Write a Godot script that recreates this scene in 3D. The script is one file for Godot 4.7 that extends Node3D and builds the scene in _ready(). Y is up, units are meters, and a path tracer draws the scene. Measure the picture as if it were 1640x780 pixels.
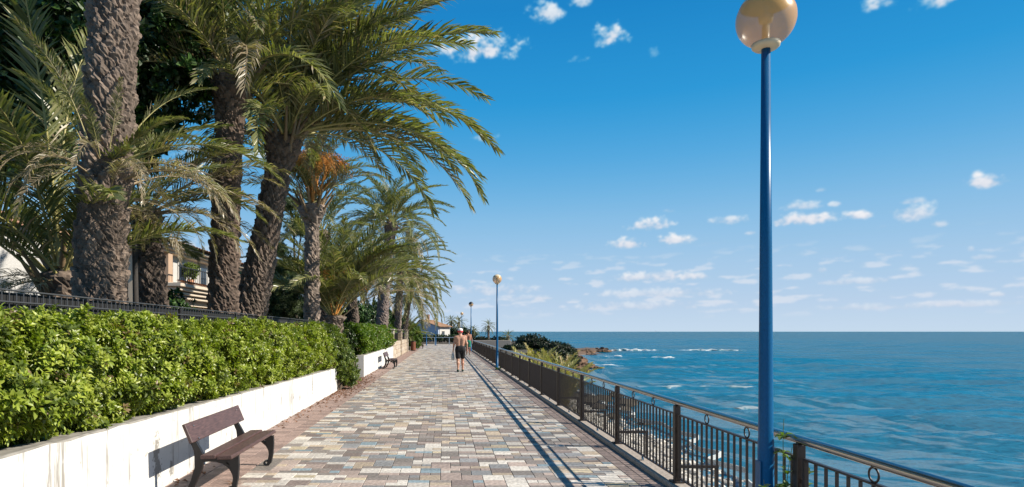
extends Node3D

# ---------------------------------------------------------------- mesh builder
class MB:
	var v := PackedVector3Array()
	var n := PackedVector3Array()
	var c := PackedColorArray()
	var uv := PackedVector2Array()
	var col := Color(1, 1, 1)
	var use_uv := false

	func tri(p: Vector3, q: Vector3, r: Vector3) -> void:
		var m := (r - p).cross(q - p).normalized()
		v.push_back(p); v.push_back(q); v.push_back(r)
		n.push_back(m); n.push_back(m); n.push_back(m)
		c.push_back(col); c.push_back(col); c.push_back(col)

	# flat quad, turned so that its face looks along «out»
	func quad(p: Vector3, q: Vector3, r: Vector3, s: Vector3, out: Vector3) -> void:
		if (r - p).cross(q - p).dot(out) < 0.0:
			tri(p, s, r); tri(p, r, q)
		else:
			tri(p, q, r); tri(p, r, s)

	func quad_uv(p: Array, out: Vector3, t: Array) -> void:
		var o := [0, 1, 2, 3]
		if (p[2] - p[0]).cross(p[1] - p[0]).dot(out) < 0.0:
			o = [0, 3, 2, 1]
		tri(p[o[0]], p[o[1]], p[o[2]])
		uv.push_back(t[o[0]]); uv.push_back(t[o[1]]); uv.push_back(t[o[2]])
		tri(p[o[0]], p[o[2]], p[o[3]])
		uv.push_back(t[o[0]]); uv.push_back(t[o[2]]); uv.push_back(t[o[3]])

	func smooth_tri(p: Vector3, q: Vector3, r: Vector3, a: Vector3, b: Vector3, d: Vector3) -> void:
		if (r - p).cross(q - p).dot(a + b + d) < 0.0:
			v.push_back(p); v.push_back(r); v.push_back(q)
			n.push_back(a); n.push_back(d); n.push_back(b)
		else:
			v.push_back(p); v.push_back(q); v.push_back(r)
			n.push_back(a); n.push_back(b); n.push_back(d)
		c.push_back(col); c.push_back(col); c.push_back(col)

	# box with chamfered edges: centre, size, basis
	func box(at: Vector3, size: Vector3, b := Basis(), ch := 0.0) -> void:
		var h := size * 0.5
		if ch <= 0.0:
			for ax in 3:
				for s: float in [-1.0, 1.0]:
					var o := Vector3.ZERO; o[ax] = s
					var i := (ax + 1) % 3
					var j := (ax + 2) % 3
					var p := []
					for k: Vector2 in [Vector2(-1, -1), Vector2(1, -1), Vector2(1, 1), Vector2(-1, 1)]:
						var w := Vector3.ZERO
						w[ax] = s * h[ax]; w[i] = k.x * h[i]; w[j] = k.y * h[j]
						p.append(at + b * w)
					quad(p[0], p[1], p[2], p[3], b * o)
			return
		var e := minf(ch, minf(h.x, minf(h.y, h.z)) * 0.6)
		for ax in 3:
			var i := (ax + 1) % 3
			var j := (ax + 2) % 3
			for s: float in [-1.0, 1.0]:
				var p := []
				for k: Vector2 in [Vector2(-1, -1), Vector2(1, -1), Vector2(1, 1), Vector2(-1, 1)]:
					var w := Vector3.ZERO
					w[ax] = s * h[ax]; w[i] = k.x * (h[i] - e); w[j] = k.y * (h[j] - e)
					p.append(at + b * w)
				var o := Vector3.ZERO; o[ax] = s
				quad(p[0], p[1], p[2], p[3], b * o)
			for s: float in [-1.0, 1.0]:
				for t: float in [-1.0, 1.0]:
					var p := []
					for k: Vector2 in [Vector2(0, -1), Vector2(0, 1), Vector2(1, 1), Vector2(1, -1)]:
						var w := Vector3.ZERO
						w[ax] = k.y * (h[ax] - e)
						w[i] = s * (h[i] - (e if k.x > 0.5 else 0.0)); w[j] = t * (h[j] - (0.0 if k.x > 0.5 else e))
						p.append(at + b * w)
					var o := Vector3.ZERO; o[i] = s; o[j] = t
					quad(p[0], p[1], p[2], p[3], b * o)
		for s: float in [-1.0, 1.0]:
			for t: float in [-1.0, 1.0]:
				for u: float in [-1.0, 1.0]:
					var m := Vector3(s, t, u)
					var p0 := at + b * Vector3(s * h.x, t * (h.y - e), u * (h.z - e))
					var p1 := at + b * Vector3(s * (h.x - e), t * h.y, u * (h.z - e))
					var p2 := at + b * Vector3(s * (h.x - e), t * (h.y - e), u * h.z)
					if (p2 - p0).cross(p1 - p0).dot(b * m) < 0.0:
						tri(p0, p2, p1)
					else:
						tri(p0, p1, p2)

	func tube(pts: Array, radii: Array, sides := 8, caps := true) -> void:
		var rings := []
		var norms := []
		var last := Vector3.ZERO
		for i in pts.size():
			var d: Vector3 = (pts[mini(i + 1, pts.size() - 1)] - pts[maxi(i - 1, 0)]).normalized()
			var a := last
			if i == 0:
				a = Vector3.RIGHT if absf(d.x) < 0.8 else Vector3.FORWARD
			a = (a - d * a.dot(d)).normalized()
			last = a
			var bb := d.cross(a)
			var ring := []
			var nn := []
			for k in sides:
				var th := TAU * k / sides
				var o := a * cos(th) + bb * sin(th)
				ring.append(pts[i] + o * float(radii[i]))
				nn.append(o)
			rings.append(ring); norms.append(nn)
		for i in pts.size() - 1:
			for k in sides:
				var l := (k + 1) % sides
				smooth_tri(rings[i][k], rings[i][l], rings[i + 1][l], norms[i][k], norms[i][l], norms[i + 1][l])
				smooth_tri(rings[i][k], rings[i + 1][l], rings[i + 1][k], norms[i][k], norms[i + 1][l], norms[i + 1][k])
		if caps:
			for e in 2:
				var i: int = 0 if e == 0 else pts.size() - 1
				var d: Vector3 = (pts[0] - pts[1]).normalized() if e == 0 else (pts[i] - pts[i - 1]).normalized()
				for k in sides:
					smooth_tri(pts[i], rings[i][k], rings[i][(k + 1) % sides], d, d, d)

	# profile of (radius, height) round the y axis at «at»
	func lathe(prof: Array, sides := 24, at := Vector3.ZERO, smooth := true) -> void:
		for i in prof.size() - 1:
			var p: Vector2 = prof[i]
			var q: Vector2 = prof[i + 1]
			var s := Vector2(q.y - p.y, p.x - q.x).normalized()
			var s0 := s
			var s1 := s
			if smooth:
				if i > 0:
					s0 = (s + Vector2(p.y - prof[i - 1].y, prof[i - 1].x - p.x).normalized()).normalized()
				if i + 2 < prof.size():
					s1 = (s + Vector2(prof[i + 2].y - q.y, q.x - prof[i + 2].x).normalized()).normalized()
			for k in sides:
				var a := TAU * k / sides
				var b := TAU * (k + 1) / sides
				var da := Vector3(cos(a), 0, sin(a))
				var db := Vector3(cos(b), 0, sin(b))
				var p0 := at + da * p.x + Vector3.UP * p.y
				var p1 := at + db * p.x + Vector3.UP * p.y
				var q0 := at + da * q.x + Vector3.UP * q.y
				var q1 := at + db * q.x + Vector3.UP * q.y
				var n0a := da * s0.x + Vector3.UP * s0.y
				var n0b := db * s0.x + Vector3.UP * s0.y
				var n1a := da * s1.x + Vector3.UP * s1.y
				var n1b := db * s1.x + Vector3.UP * s1.y
				if p.x > 1e-5:
					smooth_tri(p0, p1, q1, n0a, n0b, n1b)
				if q.x > 1e-5:
					smooth_tri(p0, q1, q0, n0a, n1b, n1a)

	# thick polyline in the x-y plane, extruded along z by «deep»
	func ribbon(pts: Array, widths: Array, deep: float, at := Vector3.ZERO) -> void:
		var l := []
		var r := []
		for i in pts.size():
			var d: Vector2 = (pts[mini(i + 1, pts.size() - 1)] - pts[maxi(i - 1, 0)]).normalized()
			var o := Vector2(-d.y, d.x) * float(widths[i]) * 0.5
			l.append(pts[i] + o); r.append(pts[i] - o)
		var z := Vector3(0, 0, deep * 0.5)
		var f := func(q: Vector2) -> Vector3: return at + Vector3(q.x, q.y, 0)
		for i in pts.size() - 1:
			var a: Vector3 = f.call(l[i]); var b: Vector3 = f.call(l[i + 1]); var e: Vector3 = f.call(r[i + 1]); var g: Vector3 = f.call(r[i])
			quad(a + z, b + z, e + z, g + z, Vector3(0, 0, 1))
			quad(a - z, b - z, e - z, g - z, Vector3(0, 0, -1))
			quad(a + z, b + z, b - z, a - z, a - g)
			quad(g + z, e + z, e - z, g - z, g - a)
		var a0: Vector3 = f.call(l[0]); var b0: Vector3 = f.call(r[0])
		quad(a0 + z, b0 + z, b0 - z, a0 - z, f.call(pts[0]) - f.call(pts[1]))
		var k := pts.size() - 1
		var a1: Vector3 = f.call(l[k]); var b1: Vector3 = f.call(r[k])
		quad(a1 + z, b1 + z, b1 - z, a1 - z, f.call(pts[k]) - f.call(pts[k - 1]))

	# grid of rows of points; smooth, normals from the neighbours; facing «out»; cols: optional colours
	func sheet(rows: Array, out: Vector3, cols: Array = []) -> void:
		var nn := []
		var h := rows.size()
		var w: int = rows[0].size()
		for j in h:
			var line := PackedVector3Array()
			var up: PackedVector3Array = rows[mini(j + 1, h - 1)]
			var dn: PackedVector3Array = rows[maxi(j - 1, 0)]
			var me: PackedVector3Array = rows[j]
			for i in w:
				var m := (me[mini(i + 1, w - 1)] - me[maxi(i - 1, 0)]).cross(up[i] - dn[i]).normalized()
				line.push_back(m if m.dot(out) >= 0.0 else -m)
			nn.append(line)
		var coloured := not cols.is_empty()
		for j in h - 1:
			var a: PackedVector3Array = rows[j]
			var b: PackedVector3Array = rows[j + 1]
			var na: PackedVector3Array = nn[j]
			var nb: PackedVector3Array = nn[j + 1]
			for i in w - 1:
				smooth_tri(a[i], a[i + 1], b[i + 1], na[i], na[i + 1], nb[i + 1])
				if coloured:
					_paint(cols[j][i], cols[j][i + 1], cols[j + 1][i + 1], a[i + 1])
				smooth_tri(a[i], b[i + 1], b[i], na[i], nb[i + 1], nb[i])
				if coloured:
					_paint(cols[j][i], cols[j + 1][i + 1], cols[j + 1][i], b[i + 1])

	func _paint(p: Color, q: Color, r: Color, second: Vector3) -> void:
		var k := c.size()
		c[k - 3] = p
		if v[k - 2] == second:
			c[k - 2] = q; c[k - 1] = r
		else:
			c[k - 2] = r; c[k - 1] = q

	# lumpy stone: a squashed icosphere-like ball with noise
	func rock(at: Vector3, size: Vector3, noise: FastNoiseLite, rings := 7, sides := 10, rough := 0.35) -> void:
		var rows := []
		for j in rings + 1:
			var line := []
			var th := PI * j / rings
			for i in sides:
				var ph := TAU * i / sides
				var d := Vector3(sin(th) * cos(ph), cos(th), sin(th) * sin(ph))
				var k := 1.0 + rough * noise.get_noise_3dv((at + d * 0.8 * size) * 3.0 / maxf(size.x, 0.2))
				line.append(at + d * size * k)
			rows.append(line)
		for j in rings:
			for i in sides:
				var i2 := (i + 1) % sides
				quad(rows[j][i], rows[j][i2], rows[j + 1][i2], rows[j + 1][i], (rows[j][i] + rows[j + 1][i2]) * 0.5 - at)

	func mesh(m: Material, onto: ArrayMesh = null) -> ArrayMesh:
		var a := []
		a.resize(Mesh.ARRAY_MAX)
		a[Mesh.ARRAY_VERTEX] = v
		a[Mesh.ARRAY_NORMAL] = n
		a[Mesh.ARRAY_COLOR] = c
		if uv.size() == v.size():
			a[Mesh.ARRAY_TEX_UV] = uv
		var out := onto if onto else ArrayMesh.new()
		out.add_surface_from_arrays(Mesh.PRIMITIVE_TRIANGLES, a)
		out.surface_set_material(out.get_surface_count() - 1, m)
		return out

# ---------------------------------------------------------------- scene helpers
var taken := {}
var M := {}
var rng := RandomNumberGenerator.new()

func numbered(called: String) -> String:
	if not taken.has(called):
		taken[called] = 0
		return called
	taken[called] += 1
	return "%s_%03d" % [called, taken[called]]

func base(called: String, at: Vector3, label: String, category: String, group := "", turn := 0.0) -> Node3D:
	var o := Node3D.new()
	o.name = numbered(called)
	add_child(o)
	o.position = at
	o.rotation.y = turn
	return tag(o, label, category, group)

func tag(o: Node3D, label: String, category: String, group := "", kind := "") -> Node3D:
	o.set_meta("label", label)
	o.set_meta("category", category)
	if group: o.set_meta("group", group)
	if kind: o.set_meta("kind", kind)
	return o

func part(called: String, m: Mesh, parent: Node, at := Vector3.ZERO, b := Basis()) -> MeshInstance3D:
	var o := MeshInstance3D.new()
	o.name = called
	o.mesh = m
	parent.add_child(o, true)
	o.transform = Transform3D(b, at)
	return o

func top(called: String, m: Mesh, label: String, category: String, group := "", at := Vector3.ZERO) -> MeshInstance3D:
	var o := MeshInstance3D.new()
	o.name = numbered(called)
	o.mesh = m
	add_child(o)
	o.position = at
	tag(o, label, category, group)
	return o

func structure(called: String, m: Mesh, label: String, category: String) -> MeshInstance3D:
	var o := MeshInstance3D.new()
	o.name = numbered(called)
	if m: o.mesh = m
	add_child(o)
	tag(o, label, category, "", "structure")
	return o

func scatter(called: String, m: Mesh, places: Array, colours: Array, parent: Node) -> MultiMeshInstance3D:
	var mm := MultiMesh.new()
	mm.transform_format = MultiMesh.TRANSFORM_3D
	mm.use_colors = not colours.is_empty()
	mm.mesh = m
	mm.instance_count = places.size()
	for i in places.size():
		mm.set_instance_transform(i, places[i])
		if mm.use_colors:
			mm.set_instance_color(i, colours[i])
	var o := MultiMeshInstance3D.new()
	o.name = called
	o.multimesh = mm
	parent.add_child(o, true)
	o.set_meta("kind", "stuff")
	return o

func boxmesh(size: Vector3, m: Material, ch := 0.0) -> ArrayMesh:
	var b := MB.new()
	b.box(Vector3.ZERO, size, Basis(), ch)
	return b.mesh(m)

func lin(r: float, g: float, b: float) -> Color:
	return Color(r, g, b).linear_to_srgb()

func vary(c: Color, by: float) -> Color:
	var k := 1.0 + rng.randf_range(-by, by)
	return Color(c.r * k, c.g * k, c.b * k)

func noise_tex(seed_: int, freq: float, lo: float, hi: float, size := 512, oct := 4) -> NoiseTexture2D:
	var f := FastNoiseLite.new()
	f.seed = seed_
	f.frequency = freq
	f.fractal_octaves = oct
	var g := Gradient.new()
	g.set_color(0, Color(lo, lo, lo))
	g.set_color(1, Color(hi, hi, hi))
	var t := NoiseTexture2D.new()
	t.width = size
	t.height = size
	t.seamless = true
	t.noise = f
	t.color_ramp = g
	return t

func material(c: Color, rough := 0.8, tex: Texture2D = null, scale := Vector3.ONE, vertex := false, bump := 0.0, metal := 0.0) -> StandardMaterial3D:
	var m := StandardMaterial3D.new()
	m.albedo_color = c
	m.roughness = rough
	m.metallic = metal
	m.vertex_color_use_as_albedo = vertex
	if tex:
		m.albedo_texture = tex
		m.uv1_triplanar = true
		m.uv1_world_triplanar = true
		m.uv1_scale = scale
		if bump > 0.0:
			m.heightmap_enabled = true
			m.heightmap_texture = tex
			m.heightmap_scale = bump
	return m

func leafy(rough: float, back: Color) -> StandardMaterial3D:
	var m := material(Color.WHITE, rough, null, Vector3.ONE, true)
	m.cull_mode = BaseMaterial3D.CULL_DISABLED
	m.backlight_enabled = true
	m.backlight = back
	return m

func _ready() -> void:
	rng.seed = 7
	# ---- camera: level lens, shifted up and sideways (the path runs along -z)
	var cam := Camera3D.new()
	cam.name = "camera"
	cam.projection = Camera3D.PROJECTION_FRUSTUM
	cam.near = 0.1
	cam.far = 60000.0
	cam.size = 0.078
	cam.frustum_offset = Vector2(0.0109, 0.0141)
	add_child(cam)
	cam.position = Vector3(0, 1.65, 0)
	cam.current = true
	# ---- sky
	var e := Environment.new()
	e.background_mode = Environment.BG_SKY
	e.tonemap_mode = Environment.TONE_MAPPER_LINEAR
	e.tonemap_exposure = 1.56
	var pano := PanoramaSkyMaterial.new()
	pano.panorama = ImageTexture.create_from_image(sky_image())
	var s := Sky.new()
	s.sky_material = pano
	e.sky = s
	e.background_energy_multiplier = 0.64
	e.sdfgi_enabled = true
	e.ssao_enabled = true
	e.ssil_enabled = true
	var w := WorldEnvironment.new()
	w.name = "world"
	w.environment = e
	add_child(w)
	# ---- sun: from the sea side, a little behind the camera, 38 degrees up
	var sun := DirectionalLight3D.new()
	sun.name = "sun"
	sun.light_energy = 1.6
	sun.light_color = Color(1.0, 0.965, 0.905)
	sun.light_angular_distance = 0.5
	sun.shadow_enabled = true
	add_child(sun)
	sun.look_at_from_position(Vector3.ZERO, -Vector3(0.778, 0.616, 0.125))
	# ---- the place
	materials()
	promenade()
	seafront()
	garden_walls()
	railing()
	houses()
	palms()
	trees()
	hedges()
	lamps()
	benches()
	headland()
	far_end()
	people()
	small_things()

# ---------------------------------------------------------------- sky
func sky_colour(el: float) -> Color:
	# what the air shows at a height above the horizon, in degrees
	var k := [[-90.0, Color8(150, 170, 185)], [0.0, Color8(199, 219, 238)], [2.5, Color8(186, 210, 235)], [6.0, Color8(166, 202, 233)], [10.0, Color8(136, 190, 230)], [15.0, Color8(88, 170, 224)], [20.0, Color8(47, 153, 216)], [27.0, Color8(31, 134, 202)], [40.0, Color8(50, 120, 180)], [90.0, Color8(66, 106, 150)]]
	for i in k.size() - 1:
		if el <= k[i + 1][0]:
			var a: Color = k[i][1]
			var b: Color = k[i + 1][1]
			return a.lerp(b, (el - float(k[i][0])) / (float(k[i + 1][0]) - float(k[i][0])))
	return k[-1][1]

func sky_image() -> Image:
	var w := 4096
	var h := 2048
	var im := Image.create(w, h, false, Image.FORMAT_RGB8)
	for y in h:
		var el := 90.0 - 180.0 * (y + 0.5) / h
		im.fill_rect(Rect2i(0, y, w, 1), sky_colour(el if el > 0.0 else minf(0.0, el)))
	var f := FastNoiseLite.new()
	f.seed = 11
	f.frequency = 1.0
	f.fractal_octaves = 5
	# thin layers of cloud low over the horizon, all the way round
	for y in range(h / 2 - 112, h / 2 - 4):
		var el := 90.0 - 180.0 * (y + 0.5) / h
		var band := smoothstep(0.8, 2.4, el) * (1.0 - smoothstep(4.5, 8.0, el))
		for x in w:
			var a := TAU * (x + 0.5) / w
			var d := Vector3(cos(a) * 16.0, el * 1.25, sin(a) * 16.0)
			var t := f.get_noise_3dv(d)
			var p := smoothstep(0.10, 0.42, t + 0.06 * sin(el * 3.1)) * band * 0.62
			if p > 0.01:
				im.set_pixel(x, y, im.get_pixel(x, y).lerp(Color8(228, 232, 242), p))
	# single clouds: degrees round from -z towards +x, height, half width, half height, thickness
	var clouds := [[50, -7, 4.6, 2.9, 1.0]]
	clouds.clear()
	for c: Array in [[762, 78, 74, 30, 1.0], [875, 22, 30, 20, 0.9], [978, 58, 30, 24, 0.95], [930, 4, 20, 10, 0.8], [926, 96, 17, 7, 0.55], [1046, 84, 10, 12, 0.35], [772, 221, 24, 9, 0.7], [1410, 4, 42, 13, 0.9], [1505, 2, 40, 16, 0.95], [1042, 361, 37, 14, 1.0], [1004, 391, 33, 12, 1.05], [1079, 384, 34, 11, 0.95], [1070, 338, 13, 6, 0.5], [1165, 353, 34, 10, 0.75], [1204, 373, 12, 4, 0.6], [1280, 352, 62, 14, 1.1], [1372, 346, 28, 10, 1.0], [1282, 330, 34, 10, 0.75], [1337, 327, 12, 5, 0.7], [1578, 291, 46, 14, 1.05], [1462, 342, 38, 17, 0.8], [1462, 322, 24, 6, 0.6], [1503, 359, 18, 7, 0.65], [1320, 304, 14, 5, 0.45], [1414, 363, 12, 5, 0.5], [1055, 443, 75, 11, 0.8], [1010, 447, 30, 8, 0.8], [1110, 444, 28, 8, 0.8], [1060, 470, 115, 10, 0.55], [1030, 490, 120, 10, 0.5], [790, 465, 85, 13, 0.6], [850, 478, 60, 8, 0.4], [1370, 451, 75, 7, 0.55], [1317, 433, 9, 6, 0.5], [1575, 412, 24, 5, 0.5], [1556, 399, 8, 5, 0.45], [1540, 487, 110, 6, 0.5], [1597, 472, 16, 5, 0.6], [1400, 492, 110, 7, 0.4], [1410, 408, 12, 4, 0.4], [410, 250, 60, 14, 0.8], [290, 395, 60, 16, 0.8], [330, 260, 60, 40, 0.7]]:
		var across := float(c[0]) - 711.0
		clouds.append([rad_to_deg(atan2(across, 1000.0)), rad_to_deg(atan2(531.0 - float(c[1]), sqrt(1e6 + across * across))), rad_to_deg(float(c[2]) / 1000.0) / (1.0 + across * across * 1e-6), rad_to_deg(float(c[3]) / 1000.0) * 0.9, c[4]])
	var r := RandomNumberGenerator.new()
	r.seed = 5
	for i in 70:   # the same fair-weather clouds over the rest of the sky
		var az := r.randf_range(48.0, 318.0)
		var el := r.randf_range(4.0, 40.0)
		clouds.append([az if az < 180.0 else az - 360.0, el, r.randf_range(0.6, 3.4), r.randf_range(0.3, 1.3), r.randf_range(0.5, 1.05)])
	for c: Array in clouds:
		var az: float = c[0]
		var el: float = c[1]
		var hw: float = c[2]
		var hh: float = c[3]
		var wide: float = hw / cos(deg_to_rad(el))
		for y in range(int((90.0 - el - hh * 1.7) / 180.0 * h), int((90.0 - el + hh * 1.5) / 180.0 * h) + 1):
			var dy := ((90.0 - 180.0 * (y + 0.5) / h) - el) / hh
			for x in range(int(floorf((az - wide * 1.6) / 360.0 * w)), int((az + wide * 1.6) / 360.0 * w) + 1):
				var dx := ((x + 0.5) / w * 360.0 - az) / wide
				var low := dy * (1.0 if dy > 0.0 else 1.5)
				var rr := dx * dx + low * low
				var q := Vector3(dx * hw * 1.15, dy * hh * 1.5, az * 3.0)
				var t := f.get_noise_3dv(q * 0.55) * 1.15 + f.get_noise_3dv(q * 1.9 + Vector3(9, 0, 0)) * 0.42
				var dens := 0.78 - rr * 0.66 + t * 0.72
				var p: float = smoothstep(0.10, 1.0, dens) * float(c[4]) * (1.0 - smoothstep(1.5, 2.5, rr))
				if p > 0.01:
					var px := posmod(x, w)
					var lit := clampf(0.55 + dy * 0.4 + t * 0.5, 0.0, 1.0)
					im.set_pixel(px, y, im.get_pixel(px, y).lerp(Color8(196, 203, 222).lerp(Color8(247, 246, 248), lit), minf(p, 0.96)))
	return im

# ---------------------------------------------------------------- materials
func materials() -> void:
	var grain := noise_tex(3, 0.03, 0.72, 1.0)
	var fine := noise_tex(4, 0.09, 0.8, 1.0)
	var coarse := noise_tex(8, 0.012, 0.62, 1.0)
	M.grain = grain
	M.paver = material(Color.WHITE, 0.72, grain, Vector3(1.3, 1.3, 1.3), true, 0.06)
	M.joint = material(lin(0.50, 0.43, 0.35), 0.95, grain, Vector3(1, 1, 1))
	M.concrete = material(lin(0.42, 0.39, 0.35), 0.9, coarse, Vector3(0.9, 0.9, 0.9), false, 0.3)
	M.kerb = material(lin(0.47, 0.40, 0.34), 0.9, grain, Vector3(1.1, 1.1, 1.1), false, 0.2)
	M.stucco = material(lin(0.60, 0.585, 0.56), 0.92, fine, Vector3(0.5, 0.5, 0.5), false, 0.1)
	M.cream = material(lin(0.74, 0.58, 0.42), 0.9, fine, Vector3(0.6, 0.6, 0.6))
	M.cream_trim = material(lin(0.72, 0.60, 0.47), 0.85, fine, Vector3(0.8, 0.8, 0.8))
	M.tile = material(Color.WHITE, 0.85, grain, Vector3(1, 1, 1), true)
	M.stone = material(Color.WHITE, 0.9, coarse, Vector3(1.4, 1.4, 1.4), true, 0.6)
	M.rock = material(Color.WHITE, 0.92, coarse, Vector3(0.5, 0.5, 0.5), true, 2.0)
	M.iron = material(lin(0.022, 0.018, 0.016), 0.42, fine, Vector3(2, 2, 2))
	M.cast = material(lin(0.016, 0.014, 0.014), 0.5, fine, Vector3(3, 3, 3))
	M.rail_paint = material(lin(0.030, 0.017, 0.012), 0.45, grain, Vector3(2, 2, 2))
	M.steel = material(lin(0.38, 0.36, 0.345), 0.22, null, Vector3.ONE, false, 0.0, 1.0)
	M.blue_paint = material(lin(0.004, 0.115, 0.28), 0.35, fine, Vector3(2.2, 0.7, 2.2))
	M.bench_wood = material(lin(0.15, 0.082, 0.072), 0.48, noise_tex(21, 0.02, 0.55, 1.0), Vector3(6, 6, 0.6), false, 0.05)
	M.bark = material(Color.WHITE, 0.95, grain, Vector3(3, 1.2, 3), true)
	M.frond = leafy(0.33, lin(0.72, 0.8, 0.3))
	M.rachis = material(Color.WHITE, 0.5, null, Vector3.ONE, true)
	M.reed = leafy(0.4, lin(0.72, 0.8, 0.3))
	M.reed.albedo_color = Color(1.35, 1.28, 1.2)
	M.leaf = leafy(0.36, lin(0.65, 0.75, 0.12))
	M.dark_leaf = leafy(0.42, lin(0.3, 0.45, 0.1))
	M.needle = leafy(0.55, lin(0.25, 0.35, 0.1))
	M.dry_leaf = leafy(0.8, lin(0.3, 0.25, 0.15))
	M.twig = material(lin(0.10, 0.075, 0.05), 0.9)
	M.soil = material(lin(0.17, 0.13, 0.09), 0.95, coarse, Vector3(0.3, 0.3, 0.3), false, 1.0)
	M.blue_paint.metallic_specular = 0.35
	M.pane = material(Color(0.16, 0.2, 0.24, 1.0), 0.06)
	M.screen = material(lin(0.012, 0.012, 0.013), 0.85, fine, Vector3(3, 3, 3))
	M.fence_metal = material(lin(0.10, 0.10, 0.105), 0.4, null, Vector3.ONE, false, 0.0, 0.5)

# ---------------------------------------------------------------- promenade
# the paved walk: x from -2.97 (wall foot) to 2.37, then a low kerb under the railing
func promenade() -> void:
	var b := MB.new()
	b.box(Vector3(-0.25, -0.26, -36.0), Vector3(5.74, 0.5, 92.0))
	var walk := structure("promenade", b.mesh(M.joint), "wide seaside promenade paved in mixed coloured blocks with a brown border", "pavement")
	var r := RandomNumberGenerator.new()
	r.seed = 21
	var u := 4.40 / 37.0
	var dirt := FastNoiseLite.new()
	dirt.seed = 2
	dirt.frequency = 0.35
	dirt.fractal_octaves = 4
	var cols := 37
	var rows := 620
	var d0 := 3.0
	var palette := [[Color(0.73, 0.67, 0.59), 29], [Color(0.31, 0.265, 0.235), 29], [Color(0.30, 0.235, 0.205), 15], [Color(0.56, 0.45, 0.33), 18], [Color(0.52, 0.41, 0.35), 13], [Color(0.345, 0.34, 0.335), 13], [Color(0.28, 0.36, 0.395), 5], [Color(0.62, 0.52, 0.36), 3]]
	var total := 0
	for p: Array in palette: total += int(p[1])
	var used := PackedByteArray()
	used.resize(cols * rows)
	var shapes := {}
	var mats := {}
	var many := MB.new()
	var made := 0
	var blocks := [[2, 1], [2, 1], [2, 1], [2, 1], [3, 1], [1, 1], [1, 1], [2, 2], [2, 1], [2, 2]]
	for j in rows:
		for i in cols:
			if used[j * cols + i]: continue
			var want: Array = blocks[r.randi() % blocks.size()]
			var bw: int = want[0]
			var bd: int = want[1]
			var free := 0
			while free < bw and i + free < cols and not used[j * cols + i + free]: free += 1
			bw = free
			if bw == 1 and bd == 2: bd = 1
			if j + bd > rows: bd = 1
			for a in bw:
				for d in bd:
					used[(j + d) * cols + i + a] = 1
			var pick := r.randi() % total
			var k := 0
			while pick >= int(palette[k][1]):
				pick -= int(palette[k][1]); k += 1
			var tone := r.randi() % 3
			var shade: float = [0.86, 1.0, 1.13][tone]
			var c: Color = palette[k][0]
			c = Color(c.r * shade, c.g * shade, c.b * shade)
			var worn := 1.0 - 0.07 * smoothstep(0.05, 0.45, dirt.get_noise_2d(i * u, j * u)) - 0.10 * smoothstep(0.1, 0.4, dirt.get_noise_2d(i * u * 4.0 + 90.0, j * u * 4.0))
			var at := Vector3(-2.30 + (i + bw * 0.5) * u, 0.0, -(d0 + (j + bd * 0.5) * u))
			var size := Vector2(bw * u, bd * u)
			# the 300 blocks that show largest are pieces of their own
			if made < 300 and at.z < -6.3 and at.z > -9.6 and at.x > -2.3 and at.x < 2.2 and absf(at.x * 1000.0 / -at.z + 711.0 - 820.0) < 830.0:
				var key := "%d %d %d %d" % [bw, bd, k, tone]
				if not shapes.has(key):
					var one := MB.new()
					one.col = c
					paver(one, Vector3.ZERO, size)
					shapes[key] = one.mesh(M.paver)
				part("paver", shapes[key], walk, at + Vector3(0, r.randf_range(0.0, 0.0018), 0))
				made += 1
			else:
				many.col = vary(c, 0.05) * worn
				paver(many, at + Vector3(0, r.randf_range(0.0, 0.0018), 0), size)
	part("paving", many.mesh(M.paver), walk).set_meta("kind", "stuff")
	# brown borders: bricks laid along the walk, by the wall and by the kerb
	var rest := MB.new()
	var singles := 0
	var brick := Vector2(0.0, 0.0)
	for side in 2:
		var x0 := -2.97 if side == 0 else 2.10
		var x1 := -2.305 if side == 0 else 2.365
		var across := 3 if side == 0 else 2
		var w := (x1 - x0) / across
		var z := -3.0
		var deep := 0.105
		var count := 0
		while z > -76.5:
			for a in across:
				var c := Color(0.37, 0.26, 0.22) if side == 0 else Color(0.30, 0.23, 0.205)
				var tone := r.randi() % 4
				c = c * [0.82, 0.95, 1.06, 1.2][tone]
				brick = Vector2(w, deep)
				var at := Vector3(x0 + (a + 0.5) * w, 0.0, z - deep * 0.5)
				if z < -6.2 and singles < 240 and z > -10.6:
					var key := "b %d %d" % [side, tone]
					if not shapes.has(key):
						var one := MB.new()
						one.col = c
						paver(one, Vector3.ZERO, brick)
						shapes[key] = one.mesh(M.paver)
					part("border_brick", shapes[key], walk, at + Vector3(0, r.randf_range(0.0, 0.002), 0))
					singles += 1
				else:
					rest.col = c
					paver(rest, at + Vector3(0, r.randf_range(0.0, 0.002), 0), brick)
			z -= deep
			count += 1
	part("border_paving", rest.mesh(M.paver), walk).set_meta("kind", "stuff")
	# low kerb under the railing, in lengths
	for i in 34:
		var k := part("kerb_stone", boxmesh(Vector3(0.235, 0.2, 2.29), M.kerb, 0.012) if i == 0 else walk.get_node("kerb_stone").mesh, walk, Vector3(2.488, -0.045 + r.randf_range(-0.003, 0.003), -2.0 - 2.3 * i))
		k.rotation.y = r.randf_range(-0.0015, 0.0015)

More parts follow.
